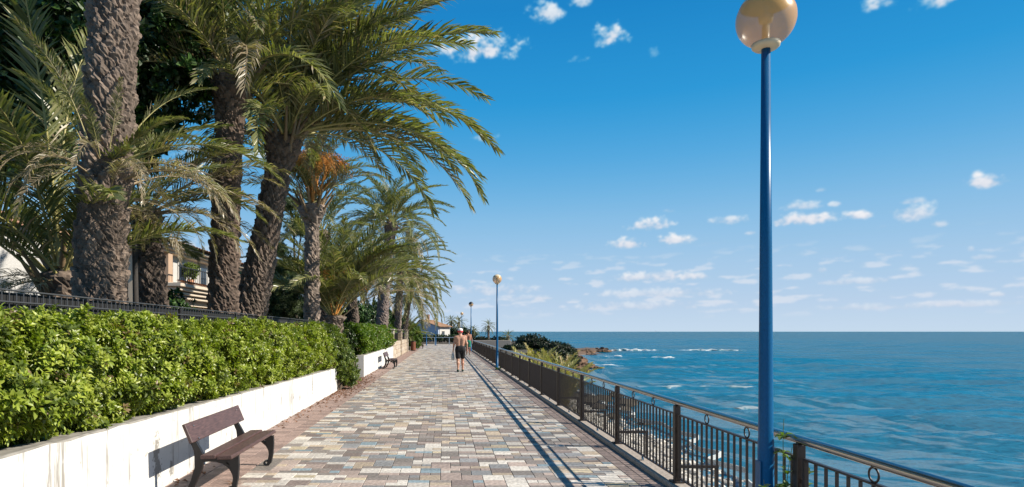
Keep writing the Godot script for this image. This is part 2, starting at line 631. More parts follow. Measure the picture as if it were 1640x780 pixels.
func paver(b: MB, at: Vector3, size: Vector2) -> void:
	var j := 0.0028
	var e := 0.005
	var h := 0.006
	var y := at.y + 0.003
	var x0 := at.x - size.x * 0.5 + j
	var x1 := at.x + size.x * 0.5 - j
	var z0 := at.z - size.y * 0.5 + j
	var z1 := at.z + size.y * 0.5 - j
	var a := [Vector3(x0 + e, y, z0 + e), Vector3(x1 - e, y, z0 + e), Vector3(x1 - e, y, z1 - e), Vector3(x0 + e, y, z1 - e)]
	var f := [Vector3(x0, y - h * 0.5, z0), Vector3(x1, y - h * 0.5, z0), Vector3(x1, y - h * 0.5, z1), Vector3(x0, y - h * 0.5, z1)]
	b.quad(a[0], a[1], a[2], a[3], Vector3.UP)
	for k in 4:
		var l := (k + 1) % 4
		b.quad(a[k], a[l], f[l], f[k], (f[k] + f[l]) * 0.5 - Vector3(at.x, y - 0.02, at.z))
		b.quad(f[k], f[l], f[l] - Vector3(0, 0.012, 0), f[k] - Vector3(0, 0.012, 0), (f[k] + f[l]) * 0.5 - Vector3(at.x, f[k].y, at.z))

# ---------------------------------------------------------------- the shore and the sea
const SEA := -3.0
var terrain_noise := FastNoiseLite.new()

func along(table: Array, d: float) -> float:
	for i in table.size() - 1:
		if d <= table[i + 1][0]:
			var t := clampf((d - float(table[i][0])) / (float(table[i + 1][0]) - float(table[i][0])), 0.0, 1.0)
			return lerpf(table[i][1], table[i + 1][1], t * t * (3.0 - 2.0 * t))
	return table[-1][1]

func shore_x(d: float) -> float:
	return along([[-40, 9.5], [18, 8.8], [30, 9.2], [46, 9.6], [58, 11.0], [68, 15.0], [79, 19.0], [85, 16.5], [95, 17.5], [110, 23.0], [130, 32.0], [152, 42.0], [158, 40.0], [170, 16.0], [200, -30.0], [240, -90.0]], d) + 0.7 * terrain_noise.get_noise_2d(d * 0.35, 4.0)

func land_y(x: float, d: float) -> float:
	var s := shore_x(d)
	var inner := along([[-40, -2.35], [17, -2.3], [25, -1.5], [38, -0.7], [60, -0.35], [84, -0.6], [100, -1.7], [125, -2.35], [150, -2.5], [200, -2.6]], d)
	var steep := along([[-40, 7.0], [30, 6.5], [50, 6.0], [64, 4.5], [140, 5.0], [200, 12.0]], d)
	var t := clampf((s - x) / steep, -1.0, 1.0)
	var y := SEA + (inner - SEA) * (smoothstep(0.0, 1.0, t) if t > 0.0 else t * 1.1)
	if t <= -1.0:
		y -= (x - s - steep) * 0.12
	var rough := along([[-40, 0.06], [30, 0.08], [55, 0.3], [64, 0.6], [180, 0.6]], d)
	return y + terrain_noise.get_noise_2d(x * 1.3, d * 1.3) * rough * (1.0 if t < 1.0 else 0.25)

# sea bottom: sand with weed beds growing on it in ragged patches
func bed_colour(x: float, d: float) -> Color:
	var n := terrain_noise.get_noise_2d(x * 0.5, d * 1.3) * 1.3 + terrain_noise.get_noise_2d(x * 3.0 + 50.0, d * 6.0) * 0.5
	return Color(0.46, 0.43, 0.35).lerp(Color(0.030, 0.060, 0.045), smoothstep(-0.16, -0.06, n))

func seafront() -> void:
	terrain_noise.seed = 5
	terrain_noise.frequency = 0.12
	terrain_noise.fractal_octaves = 4
	# shore: pebble beach below the walk, then the rocky headland
	var xs := []
	var x := 2.60
	while x < 70.0:
		xs.append(x)
		x += 0.35 if x < 26.0 else 1.2
	var ds := []
	var d := -40.0
	while d < 216.0:
		ds.append(d)
		d += 0.5 if d > 4.0 and d < 100.0 else 1.5
	var rows := []
	var cols := []
	for dd: float in ds:
		var line := PackedVector3Array()
		var tint := PackedColorArray()
		for xx: float in xs:
			var y := land_y(xx, dd)
			line.push_back(Vector3(xx, y, -dd))
			var k := terrain_noise.get_noise_2d(xx * 5.0, dd * 5.0) * 0.5 + 0.5
			var pebble := Color(0.44, 0.40, 0.34).lerp(Color(0.58, 0.54, 0.47), k)
			var earth := Color(0.07, 0.06, 0.038).lerp(Color(0.13, 0.105, 0.065), k)
			var stone := Color(0.11, 0.065, 0.04).lerp(Color(0.24, 0.145, 0.085), k)
			var c := pebble.lerp(earth, smoothstep(26.0, 40.0, dd + 5.0 * k))
			c = c.lerp(stone, smoothstep(54.0, 64.0, dd) * (1.0 - smoothstep(-1.6, -0.7, y + k * 0.5)))
			tint.push_back(bed_colour(xx, dd) if y < SEA - 0.05 else c)
		rows.append(line)
		cols.append(tint)
	var b := MB.new()
	b.sheet(rows, Vector3.UP, cols)
	structure("shore", b.mesh(M.rock), "pebble beach and rocky headland below the promenade", "shore")
	# wall that carries the walk
	b = MB.new()
	b.box(Vector3(2.68, -1.98, -37.0), Vector3(0.14, 3.7, 94.0))
	structure("promenade_retaining_wall", b.mesh(M.concrete), "concrete retaining wall carrying the promenade above the beach", "wall")
	# ---- sea
	var f := FastNoiseLite.new()
	f.seed = 31
	f.frequency = 1.0
	f.fractal_octaves = 3
	xs = [-30000.0, -8000.0, -2500.0, -800.0, -300.0, -120.0, -50.0, -20.0]
	x = 4.0
	var step := 0.42
	while x < 30000.0:
		xs.append(x)
		if x > 34.0: step *= 1.035
		x += step
	ds = []
	d = -3000.0
	while d < -30.0:
		ds.append(d); d *= 0.6
	d = -30.0
	step = 2.0
	while d < 30000.0:
		ds.append(d)
		if d > 10.0 and d < 96.0: step = 0.42
		elif d >= 96.0: step *= 1.022
		d += step
	rows = []
	cols = []
	for j in ds.size():
		var dd: float = ds[j]
		var gap_d: float = absf(float(ds[mini(j + 1, ds.size() - 1)]) - dd)
		var line := PackedVector3Array()
		var sx := shore_x(clampf(dd, -40.0, 155.0))
		for i in xs.size():
			var xx: float = xs[i]
			var gap: float = maxf(gap_d, absf(float(xs[mini(i + 1, xs.size() - 1)]) - xx))
			var y := 0.0
			if gap < 12.0:
				var amp := smoothstep(0.0, 14.0, absf(xx - sx))
				if gap < 2.0:
					var q := f.get_noise_2d(xx * 0.06, dd * 0.27)
					y += pow(1.0 - absf(q), 2.0) * 0.42 * (1.0 - smoothstep(1.0, 2.0, gap))
					y += f.get_noise_2d(xx * 0.22, dd * 0.85) * 0.085 * (1.0 - smoothstep(0.5, 1.4, gap))
				y += f.get_noise_2d(xx * 0.03 + 40.0, dd * 0.085) * 0.5 * (1.0 - smoothstep(4.0, 12.0, gap))
				y *= 0.25 + 0.75 * amp
			line.push_back(Vector3(xx, SEA + y, -dd))
		rows.append(line)
	b = MB.new()
	b.sheet(rows, Vector3.UP)
	var body := lin(0.008, 0.205, 0.36)   # clear water, one colour all over; the bottom shows through it
	var water := material(Color(body.r, body.g, body.b, 0.505), 0.25)
	water.transparency = BaseMaterial3D.TRANSPARENCY_ALPHA
	water.metallic_specular = 0.11
	var rip := FastNoiseLite.new()
	rip.seed = 77
	rip.frequency = 0.016
	rip.fractal_octaves = 4
	var nt := NoiseTexture2D.new()
	nt.width = 1024
	nt.height = 1024
	nt.seamless = true
	nt.as_normal_map = true
	nt.bump_strength = 11.0
	nt.noise = rip
	water.normal_enabled = true
	water.normal_texture = nt
	water.normal_scale = 1.0
	water.uv1_triplanar = true
	water.uv1_world_triplanar = true
	water.uv1_scale = Vector3(0.042, 0.10, 0.42)
	var sea := structure("sea", b.mesh(water), "open blue sea reaching from the beach to the horizon", "sea")
	b = MB.new()
	b.col = Color(0.155, 0.165, 0.13)   # the same sand and weed, too far off to tell apart
	b.quad(Vector3(-30000, -11.5, 3000), Vector3(30000, -11.5, 3000), Vector3(30000, -11.5, -30000), Vector3(-30000, -11.5, -30000), Vector3.UP)
	structure("seabed", b.mesh(material(Color.WHITE, 0.95, M.grain, Vector3(0.02, 0.02, 0.02), true)), "sand and weed sea bottom farther out", "seabed")
	# ---- breaking waves: a ridge of water with foam along its crest
	var foam := material(Color.WHITE, 0.75, M.grain, Vector3(1, 1, 1), true)
	var spec := [[30.0, 110.0, 2.4, 0.45, "short white breaker rolling in between the point and the reef"], [37.5, 106.0, 3.4, 0.38, "white breaker out beyond the short one"], [45.0, 149.0, 8.0, 0.5, "white surf along the dark reef"], [64.0, 151.0, 9.0, 0.35, "long white breaker off the seaward end of the reef"], [21.5, 84.0, 2.6, 0.2, "foamy wave washing the orange rocks"], [21.0, 52.0, 5.0, 0.10, "low foam streaked swell opposite the reeds"], [18.3, 37.5, 0.8, 0.07, "small curling wave with a broken white crest"]]
	for wv: Array in spec:
		b = MB.new()
		var half: float = wv[2]
		var n := int(half * 5.0) + 8
		rows = []
		cols = []
		for j in 9:
			rows.append(PackedVector3Array()); cols.append(PackedColorArray())
		for i in n + 1:
			var t := float(i) / n * 2.0 - 1.0
			var xx: float = t * half
			var bend := f.get_noise_2d(xx * 0.3, float(wv[1])) * 1.1
			var tall: float = float(wv[3]) * (1.0 - t * t) * (0.75 + 0.5 * f.get_noise_2d(xx * 0.6, 3.0))
			for j in 9:
				var s := j / 8.0
				var y := -0.22 + (tall + 0.2) * sin(PI * pow(s, 0.75))
				rows[j].push_back(Vector3(xx, y, bend + 0.9 - s * 2.1))
				var k := f.get_noise_3d(xx * 0.7, s * 4.0, float(wv[0])) + 0.55 - absf(s - 0.36) * 1.9 - absf(t) * 0.25
				cols[j].push_back(Color(0.02, 0.16, 0.22).lerp(Color(0.80, 0.82, 0.82) if float(wv[3]) > 0.15 else Color(0.42, 0.5, 0.52), smoothstep(0.0, 0.3, k)))
		b.sheet(rows, Vector3.UP, cols)
		top("breaking_wave", b.mesh(foam), wv[4], "wave", "waves breaking off the beach", Vector3(wv[0], SEA + 0.12, -float(wv[1])))
	# foam left along the waterline
	b = MB.new()
	var r := RandomNumberGenerator.new()
	r.seed = 9
	for k in 1:
		rows = []
		cols = []
		d = 8.0
		while d < 46.0:
			var line := PackedVector3Array()
			var sx := shore_x(d) + float([0.4, 1.7, 3.4][k]) + f.get_noise_2d(d * 0.25, k * 9.0) * 1.2
			var half := maxf(0.02, (0.16 - 0.06 * k) * (0.1 + 1.7 * f.get_noise_2d(d * 0.5, 30.0 + k)))
			for i in 5:
				var xx := sx + (i / 4.0 - 0.5) * 2.0 * half
				line.push_back(Vector3(xx, maxf(SEA + 0.30, land_y(xx, d) + 0.03) + (0.05 if i in [1, 2, 3] else -0.12), -d))
			rows.append(line)
			d += 0.3
		b.col = Color(0.62, 0.64, 0.62)
		b.sheet(rows, Vector3.UP)
	part("foam", b.mesh(foam), sea).set_meta("kind", "stuff")
	# pebbles on the beach
	var ns := FastNoiseLite.new()
	ns.seed = 3
	ns.frequency = 0.5
	ns.fractal_octaves = 4
	var pb := MB.new()
	pb.rock(Vector3.ZERO, Vector3(0.5, 0.3, 0.42), ns, 4, 6, 0.3)
	var peb := pb.mesh(material(Color.WHITE, 0.9, null, Vector3.ONE, true))
	var places := []
	var tints := []
	for i in 9000:
		var dd := r.randf_range(5.0, 44.0)
		var xx := r.randf_range(2.85, shore_x(dd) + 0.6)
		var sc := pow(r.randf(), 4.0) * 0.36 + 0.05
		places.append(Transform3D(Basis.from_euler(Vector3(r.randf_range(-0.3, 0.3), r.randf() * TAU, 0)).scaled(Vector3.ONE * sc), Vector3(xx, land_y(xx, dd) + sc * 0.08, -dd)))
		var g := r.randf_range(0.34, 0.72)
		tints.append(Color(g, g * 0.92, g * 0.8))
	var beach := scatter("pebbles", peb, places, tints, self)
	tag(beach, "loose pale pebbles strewn over the narrow beach", "pebbles", "", "stuff")
	# single rocks: low dark ones in the shallows, orange ones on the point
	var rk := [[9.6, 40.0, 1.0], [10.6, 41.5, 0.7], [11.4, 39.0, 0.8], [9.2, 37.0, 0.6], [10.4, 36.0, 0.5], [8.6, 42.5, 0.9], [9.0, 33.0, 0.45], [10.0, 31.0, 0.4], [12.0, 43.5, 0.6]]
	for q: Array in rk:
		b = MB.new()
		b.col = Color(0.16, 0.135, 0.10) * r.randf_range(0.8, 1.3)
		b.rock(Vector3.ZERO, Vector3(q[2], float(q[2]) * 0.45, float(q[2]) * 0.8), ns, 7, 10, 0.5)
		top("rock", b.mesh(M.rock), "dark weedy rock lying in the shallows off the beach", "rock", "dark rocks in the shallows", Vector3(q[0], SEA + 0.12, -float(q[1])))
	for i in 64:
		var dd := r.randf_range(66.0, 86.0)
		var sc := r.randf_range(0.3, 0.95)
		if i > 36:
			dd = r.randf_range(98.0, 156.0)
			sc = r.randf_range(0.4, 1.1)
		var xx := shore_x(dd) - r.randf_range(-0.6, 4.2)
		b = MB.new()
		b.col = Color(0.23, 0.13, 0.075) * r.randf_range(0.65, 1.25)
		if i > 46: b.col = Color(0.20, 0.125, 0.085) * r.randf_range(0.7, 1.2)
		b.rock(Vector3.ZERO, Vector3(sc * 1.3, sc * r.randf_range(0.4, 0.6), sc * r.randf_range(0.7, 1.1)), ns, 9, 14, 1.1)
		var o := top("rock", b.mesh(M.rock), "rust orange boulder at the foot of the bushy point" if i <= 36 else "brown boulder on the low reef beyond the point", "rock", "orange boulders on the point" if i <= 36 else "boulders along the reef", Vector3(xx, maxf(land_y(xx, dd), SEA - 0.2) + sc * 0.15, -dd))
		o.rotation.y = r.randf() * TAU
	# two sails far out
	for q: Array in [[2030.0, 6000.0, "tiny white sail far out near the horizon, beyond the reef"], [2950.0, 6000.0, "tiny white sail far out on the horizon, farther from the reef"]]:
		var boat := base("sailing_boat", Vector3(q[0], SEA, -float(q[1])), q[2], "boat", "sailing boats on the horizon")
		b = MB.new()
		b.ribbon([Vector2(-6, 0.6), Vector2(0, 0.3), Vector2(6.5, 1.0)], [1.2, 2.2, 0.6], 3.0)
		part("hull", b.mesh(M.stucco), boat)
		b = MB.new()
		b.tube([Vector3(0.5, 1, 0), Vector3(0.5, 17, 0)], [0.12, 0.08], 6)
		part("mast", b.mesh(M.stucco), boat)
		b = MB.new()
		b.tri(Vector3(0.2, 2.0, 0.1), Vector3(0.2, 16.5, 0.1), Vector3(-5.5, 2.2, 0.5))
		b.tri(Vector3(0.8, 15, 0.1), Vector3(0.8, 2.0, 0.1), Vector3(6.0, 1.8, 0.4))
		part("sail", b.mesh(material(lin(0.8, 0.8, 0.78), 0.8)), boat)

# ---------------------------------------------------------------- walls, garden, fences
func wall_image(w: int, h: int, seed_: int, patches: Array) -> Image:
	# lime paint with run stains, scuffs and flaked patches
	var im := Image.create(w, h, false, Image.FORMAT_RGB8)
	var f := FastNoiseLite.new()
	f.seed = seed_
	f.frequency = 1.0
	f.fractal_octaves = 4
	for x in w:
		var run := smoothstep(0.08, 0.5, f.get_noise_2d(x * 0.055, 1.0) + 0.35 * f.get_noise_2d(x * 0.011, 60.0))
		var low := f.get_noise_2d(x * 0.02, 8.0)
		for y in h:
			var g := f.get_noise_2d(x * 0.03, y * 0.05) * 0.5 + f.get_noise_2d(x * 0.2, y * 0.3) * 0.3
			var c := Color(0.80, 0.795, 0.78) * (1.0 + 0.045 * g)
			var reach := 0.55 + 0.5 * f.get_noise_2d(x * 0.12, 90.0)
			var drip := run * smoothstep(0.05, 0.5, f.get_noise_2d(x * 0.3, y * 0.018) + 0.25) * (1.0 if float(y) / h < reach + 0.2 else 0.25)
			c = c.lerp(Color(0.50, 0.475, 0.44), drip * 0.75)
			var splash := smoothstep(0.1, 0.5, f.get_noise_2d(x * 0.07, y * 0.1 + 50.0) + (float(y) / h - 0.93) * 4.0 + low * 0.3)
			c = c.lerp(Color(0.62, 0.55, 0.48), splash * 0.5)
			if f.get_noise_2d(x * 0.11 + 200.0, y * 0.06) > 0.56:
				c = Color(0.66, 0.645, 0.62)
			im.set_pixel(x, y, c)
	for p: Array in patches:   # flaked paint: u, v, half width, half height in pixels
		for x in range(int(p[0]) - int(p[2]) * 2, int(p[0]) + int(p[2]) * 2):
			for y in range(int(p[1]) - int(p[3]) * 2, int(p[1]) + int(p[3]) * 2):
				if x < 0 or y < 0 or x >= w or y >= h: continue
				var q := Vector2((x - float(p[0])) / float(p[2]), (y - float(p[1])) / float(p[3]))
				if q.length() + f.get_noise_2d(x * 0.22, y * 0.12) * 0.9 < 0.85:
					im.set_pixel(x, y, Color(0.56, 0.545, 0.52) * (1.0 + 0.12 * f.get_noise_2d(x * 0.5, y * 0.5)))
	return im

func garden_walls() -> void:
	# garden soil behind the walls
	var b := MB.new()
	b.box(Vector3(-103.2, 0.05, -4.0), Vector3(200.0, 1.0, 43.8))
	b.box(Vector3(-104.3, 0.049, -20.2), Vector3(200.0, 1.0, 4.9))
	b.box(Vector3(-103.2, 0.05, -49.0), Vector3(200.0, 1.0, 53.0))
	structure("garden_ground", b.mesh(M.soil), "brown garden soil behind the white walls and hedges", "ground")
	b = MB.new()
	b.box(Vector3(-3.6, -0.25, -20.2), Vector3(1.3, 0.5, 4.8))
	structure("side_path", b.mesh(M.soil), "earth path leading off the promenade between the two white walls", "path")
	# ---- first white wall: 20 m, its top falling a little
	var tex := ImageTexture.create_from_image(wall_image(2048, 96, 6, [[869, 42, 7, 20], [872, 62, 9, 12], [905, 70, 5, 10], [640, 85, 8, 8], [1380, 40, 3, 14], [1460, 46, 4, 16], [1475, 44, 3, 9], [1530, 52, 5, 8], [1655, 30, 6, 30], [1990, 40, 9, 40], [1120, 38, 3, 12], [560, 30, 4, 9]]))
	var paint := material(Color.WHITE, 0.92)
	paint.albedo_texture = tex
	paint.texture_repeat = false
	paint.heightmap_enabled = true
	paint.heightmap_texture = tex
	paint.heightmap_scale = 0.6
	var wall := base("white_wall", Vector3(-2.97, 0, 0), "long stained white garden wall behind the first bench, hedge above it", "wall")
	var f := FastNoiseLite.new()
	f.seed = 14
	f.frequency = 1.0
	b = MB.new()
	var top_m := MB.new()
	var n := 80
	for i in n:
		var d0 := -2.0 + 19.9 * i / n
		var d1 := -2.0 + 19.9 * (i + 1) / n
		var y0 := 0.86 - 0.0122 * d0 + 0.012 * f.get_noise_1d(d0 * 1.5)
		var y1 := 0.86 - 0.0122 * d1 + 0.012 * f.get_noise_1d(d1 * 1.5)
		var e0 := 0.012 + 0.012 * f.get_noise_1d(d0 * 4.0 + 70.0)
		var e1 := 0.012 + 0.012 * f.get_noise_1d(d1 * 4.0 + 70.0)
		var p0 := Vector3(0, -0.05, -d0); var p1 := Vector3(0, -0.05, -d1)
		var q0 := Vector3(0, y0 - e0, -d0); var q1 := Vector3(0, y1 - e1, -d1)
		var u0 := (d0 + 2.0) / 19.9
		var u1 := (d1 + 2.0) / 19.9
		b.quad_uv([p0, p1, q1, q0], Vector3(1, 0, 0), [Vector2(u0, 0.99), Vector2(u1, 0.99), Vector2(u1, 0.02), Vector2(u0, 0.02)])
		top_m.quad(q0, q1, Vector3(-0.02, y1, -d1), Vector3(-0.02, y0, -d0), Vector3(1, 1, 0))
		top_m.quad(Vector3(-0.02, y0, -d0), Vector3(-0.02, y1, -d1), Vector3(-0.25, y1 - 0.01, -d1), Vector3(-0.25, y0 - 0.01, -d0), Vector3.UP)
		top_m.quad(Vector3(-0.25, y0 - 0.01, -d0), Vector3(-0.25, y1 - 0.01, -d1), Vector3(-0.25, 0.2, -d1), Vector3(-0.25, 0.2, -d0), Vector3.LEFT)
	b.quad_uv([Vector3(0, -0.05, -17.9), Vector3(-0.25, -0.05, -17.9), Vector3(-0.25, 0.63, -17.9), Vector3(0, 0.63, -17.9)], Vector3(0, 0, -1), [Vector2(0.98, 0.99), Vector2(0.99, 0.99), Vector2(0.99, 0.02), Vector2(0.98, 0.02)])
	part("painted_face", b.mesh(paint), wall)
	part("coping", top_m.mesh(M.concrete), wall)
	# ---- second white wall
	var tex2 := ImageTexture.create_from_image(wall_image(1024, 96, 19, [[300, 50, 6, 20], [700, 30, 8, 12]]))
	var paint2 := material(Color.WHITE, 0.92)
	paint2.albedo_texture = tex2
	paint2.texture_repeat = false
	wall = base("white_wall", Vector3(-2.9, 0, -22.6), "shorter white garden wall behind the second bench, squared end by the side path", "wall")
	b = MB.new()
	b.quad_uv([Vector3(0, -0.05, 0), Vector3(0, -0.05, -13.2), Vector3(0, 0.80, -13.2), Vector3(0, 0.78, 0)], Vector3(1, 0, 0), [Vector2(0.05, 0.99), Vector2(0.95, 0.99), Vector2(0.95, 0.02), Vector2(0.05, 0.02)])
	b.quad_uv([Vector3(0, -0.05, 0), Vector3(-0.28, -0.05, 0), Vector3(-0.28, 0.78, 0), Vector3(0, 0.78, 0)], Vector3(0, 0, 1), [Vector2(0.05, 0.99), Vector2(0.02, 0.99), Vector2(0.02, 0.02), Vector2(0.05, 0.02)])
	part("painted_face", b.mesh(paint2), wall)
	b = MB.new()
	b.quad(Vector3(0, 0.78, 0), Vector3(0, 0.80, -13.2), Vector3(-0.28, 0.80, -13.2), Vector3(-0.28, 0.78, 0), Vector3.UP)
	part("coping", b.mesh(M.concrete), wall)
	# ---- fence of flat bars with a black screen, along the first garden
	var fence := base("garden_fence", Vector3(-4.0, 0.5, 0), "black screened metal fence with grey bars rising behind the hedge", "fence")
	var high := func(d: float) -> float: return 1.555 - 0.0042 * d
	b = MB.new()
	b.quad(Vector3(-0.03, 0, -1.0), Vector3(-0.03, 0, -22.0), Vector3(-0.03, high.call(22.0) - 0.02, -22.0), Vector3(-0.03, high.call(1.0) - 0.02, -1.0), Vector3.RIGHT)
	b.quad(Vector3(-0.04, 0, -1.0), Vector3(-0.04, 0, -22.0), Vector3(-0.04, high.call(22.0) - 0.02, -22.0), Vector3(-0.04, high.call(1.0) - 0.02, -1.0), Vector3.LEFT)
	part("screen_cloth", b.mesh(M.screen), fence)
	var bar := boxmesh(Vector3(0.006, 1.5, 0.010), M.fence_metal)
	var d := 3.0
	while d < 22.0:
		part("bar", bar, fence, Vector3(0, float(high.call(d)) - 0.765, -d))
		d += 0.098
	var post := boxmesh(Vector3(0.04, 1.56, 0.04), M.iron, 0.004)
	for i in 9:
		part("post", post, fence, Vector3(-0.005, float(high.call(2.0 + 2.5 * i)) - 0.78, -(2.0 + 2.5 * i)))
	for k in 3:
		b = MB.new()
		var dy: float = [0.0, -0.108, -0.86][k]
		b.tube([Vector3(0.008, float(high.call(1.0)) + dy, -1.0), Vector3(0.008, float(high.call(22.0)) + dy, -22.0)], [0.010, 0.010], 6)
		part("rail", b.mesh(M.fence_metal), fence)
	# ---- dressed stone wall with pillars, further along
	var r := RandomNumberGenerator.new()
	r.seed = 4
	var sw := base("stone_wall", Vector3(-2.98, 0, -35.8), "pale sandstone block wall with pillars and bars between them", "wall")
	b = MB.new()
	b.box(Vector3(-0.16, 0.5, -8.2), Vector3(0.26, 1.04, 16.4))
	part("core", b.mesh(material(lin(0.52, 0.44, 0.34), 0.95)), sw)
	var tones := [Color(0.66, 0.54, 0.40), Color(0.72, 0.62, 0.48), Color(0.58, 0.45, 0.33), Color(0.68, 0.58, 0.47)]
	var kinds := {}
	for row in 4:
		var z := 0.0
		while z < 16.3:
			var k := r.randi() % 3
			var l: float = minf([0.3, 0.42, 0.56][k], 16.4 - z)
			if l < 0.1: break
			var tone := r.randi() % 4
			var key := "%d %d" % [k, tone]
			if not kinds.has(key):
				b = MB.new()
				b.col = tones[tone]
				b.box(Vector3.ZERO, Vector3(0.07, 0.245, float([0.3, 0.42, 0.56][k]) - 0.015), Basis(), 0.015)
				kinds[key] = b.mesh(M.stone)
			part("stone_block", kinds[key], sw, Vector3(-0.02 + r.randf_range(-0.01, 0.012), 0.13 + 0.258 * row, -z - l * 0.5))
			z += l
	for z: float in [0.2, 7.2, 14.2]:
		b = MB.new()
		for row in 7:
			b.col = tones[r.randi() % 4]
			b.box(Vector3(-0.1, 0.12 + 0.243 * row, -z), Vector3(0.40 + r.randf_range(-0.015, 0.015), 0.235, 0.40), Basis(), 0.02)
		var pil := part("pillar", b.mesh(M.stone), sw)
		part("cap", boxmesh(Vector3(0.5, 0.07, 0.5), M.kerb, 0.02), pil, Vector3(-0.1, 1.755, -z))
	var thin := boxmesh(Vector3(0.02, 0.52, 0.02), M.iron)
	for seg in 2:
		for i in 34:
			part("bar", thin, sw, Vector3(-0.15, 1.31, -(0.6 + 7.0 * seg + 0.18 * i)))
		b = MB.new()
		b.box(Vector3(-0.15, 1.56, -(3.7 + 7.0 * seg)), Vector3(0.03, 0.03, 6.6))
		part("rail", b.mesh(M.iron), sw)

# ---------------------------------------------------------------- railing on the sea side
func railing() -> void:
	var x := 2.47
	var o := base("promenade_railing", Vector3(x, 0.0, 0), "dark brown balustrade with polished steel handrail along the sea side of the walk", "railing")
	var bay := 2.28
	var first := 2.06
	var bays := 32
	var b := MB.new()
	b.box(Vector3(0, 0.44, 0), Vector3(0.062, 0.86, 0.06), Basis(), 0.006)
	b.box(Vector3(0, 0.063, 0), Vector3(0.13, 0.016, 0.13), Basis(), 0.004)
	for s: float in [-1.0, 1.0]:
		b.lathe([Vector2(0.0, 0.085), Vector2(0.009, 0.083), Vector2(0.011, 0.07)], 6, Vector3(0.05 * s, 0, 0.048))
		b.box(Vector3(0, 0.62, 0.045 * s), Vector3(0.03, 0.03, 0.02))
		b.box(Vector3(0, 0.22, 0.045 * s), Vector3(0.03, 0.03, 0.02))
	var post := b.mesh(M.rail_paint)
	b = MB.new()
	b.box(Vector3.ZERO, Vector3(0.034, 0.014, bay - 0.13), Basis(), 0.003)
	var flat := b.mesh(M.rail_paint)
	var stile := boxmesh(Vector3(0.03, 0.68, 0.03), M.rail_paint, 0.003)
	var rod := MB.new()
	rod.box(Vector3.ZERO, Vector3(0.018, 0.65, 0.012))
	var rodm := rod.mesh(M.rail_paint)
	b = MB.new()
	var loop := []
	var rr := []
	for i in 19:
		var a := TAU * i / 18.0
		loop.append(Vector3(0, 0.042 * sin(a), 0.042 * cos(a)))
		rr.append(0.0065)
	b.tube(loop, rr, 6, false)
	var ring := b.mesh(M.rail_paint)
	b = MB.new()
	b.box(Vector3(0.22, 0.22, 0), Vector3(0.40, 0.035, 0.035), Basis(), 0.004)
	b.box(Vector3(0.40, 0.0, 0), Vector3(0.035, 0.405, 0.035), Basis(), 0.004)
	b.box(Vector3(0.33, -0.18, 0), Vector3(0.11, 0.035, 0.034), Basis(), 0.004)
	var brace := b.mesh(M.rail_paint)
	b = MB.new()
	b.tube([Vector3(0, 0, 0), Vector3(0, 0, -bay)], [0.030, 0.030], 20)
	var hand := b.mesh(M.steel)
	b = MB.new()
	b.lathe([Vector2(0.0, 0.02), Vector2(0.012, 0.018), Vector2(0.014, -0.02)], 8)
	var stub := b.mesh(M.steel)
	var far := MB.new()
	var count := 0
	for k in bays:
		var z := -(first + bay * k)
		part("post", post, o, Vector3(0, 0, z))
		part("saddle", stub, o, Vector3(0, 0.866, z))
		part("brace", brace, o, Vector3(0.02, 0, z))
		if k == bays - 1: break
		var mid := z - bay * 0.5
		part("handrail", hand, o, Vector3(0, 0.900, z))
		part("top_bar", flat, o, Vector3(0, 0.775, mid))
		part("bottom_bar", flat, o, Vector3(0, 0.112, mid))
		for s: float in [-1.0, 1.0]:
			part("stile", stile, o, Vector3(0, 0.44, mid + s * (bay * 0.5 - 0.075)))
			var rg := part("ring", ring, o, Vector3(0, 0.826, mid + s * bay * 0.17))
			rg.rotation.x = 0.1 * s
		if k % 1 == 0:
			part("foot", stub, o, Vector3(0, 0.08, mid)).scale = Vector3(1.2, 1.6, 1.2)
		for i in 18:
			var at := Vector3(0, 0.44, mid + (i - 8.5) * 0.1115)
			if count < 300:
				part("baluster", rodm, o, at)
				count += 1
			else:
				far.box(at, Vector3(0.018, 0.65, 0.012))
	part("far_balusters", far.mesh(M.rail_paint), o).set_meta("kind", "stuff")

# ---------------------------------------------------------------- palms
var fronds := {}

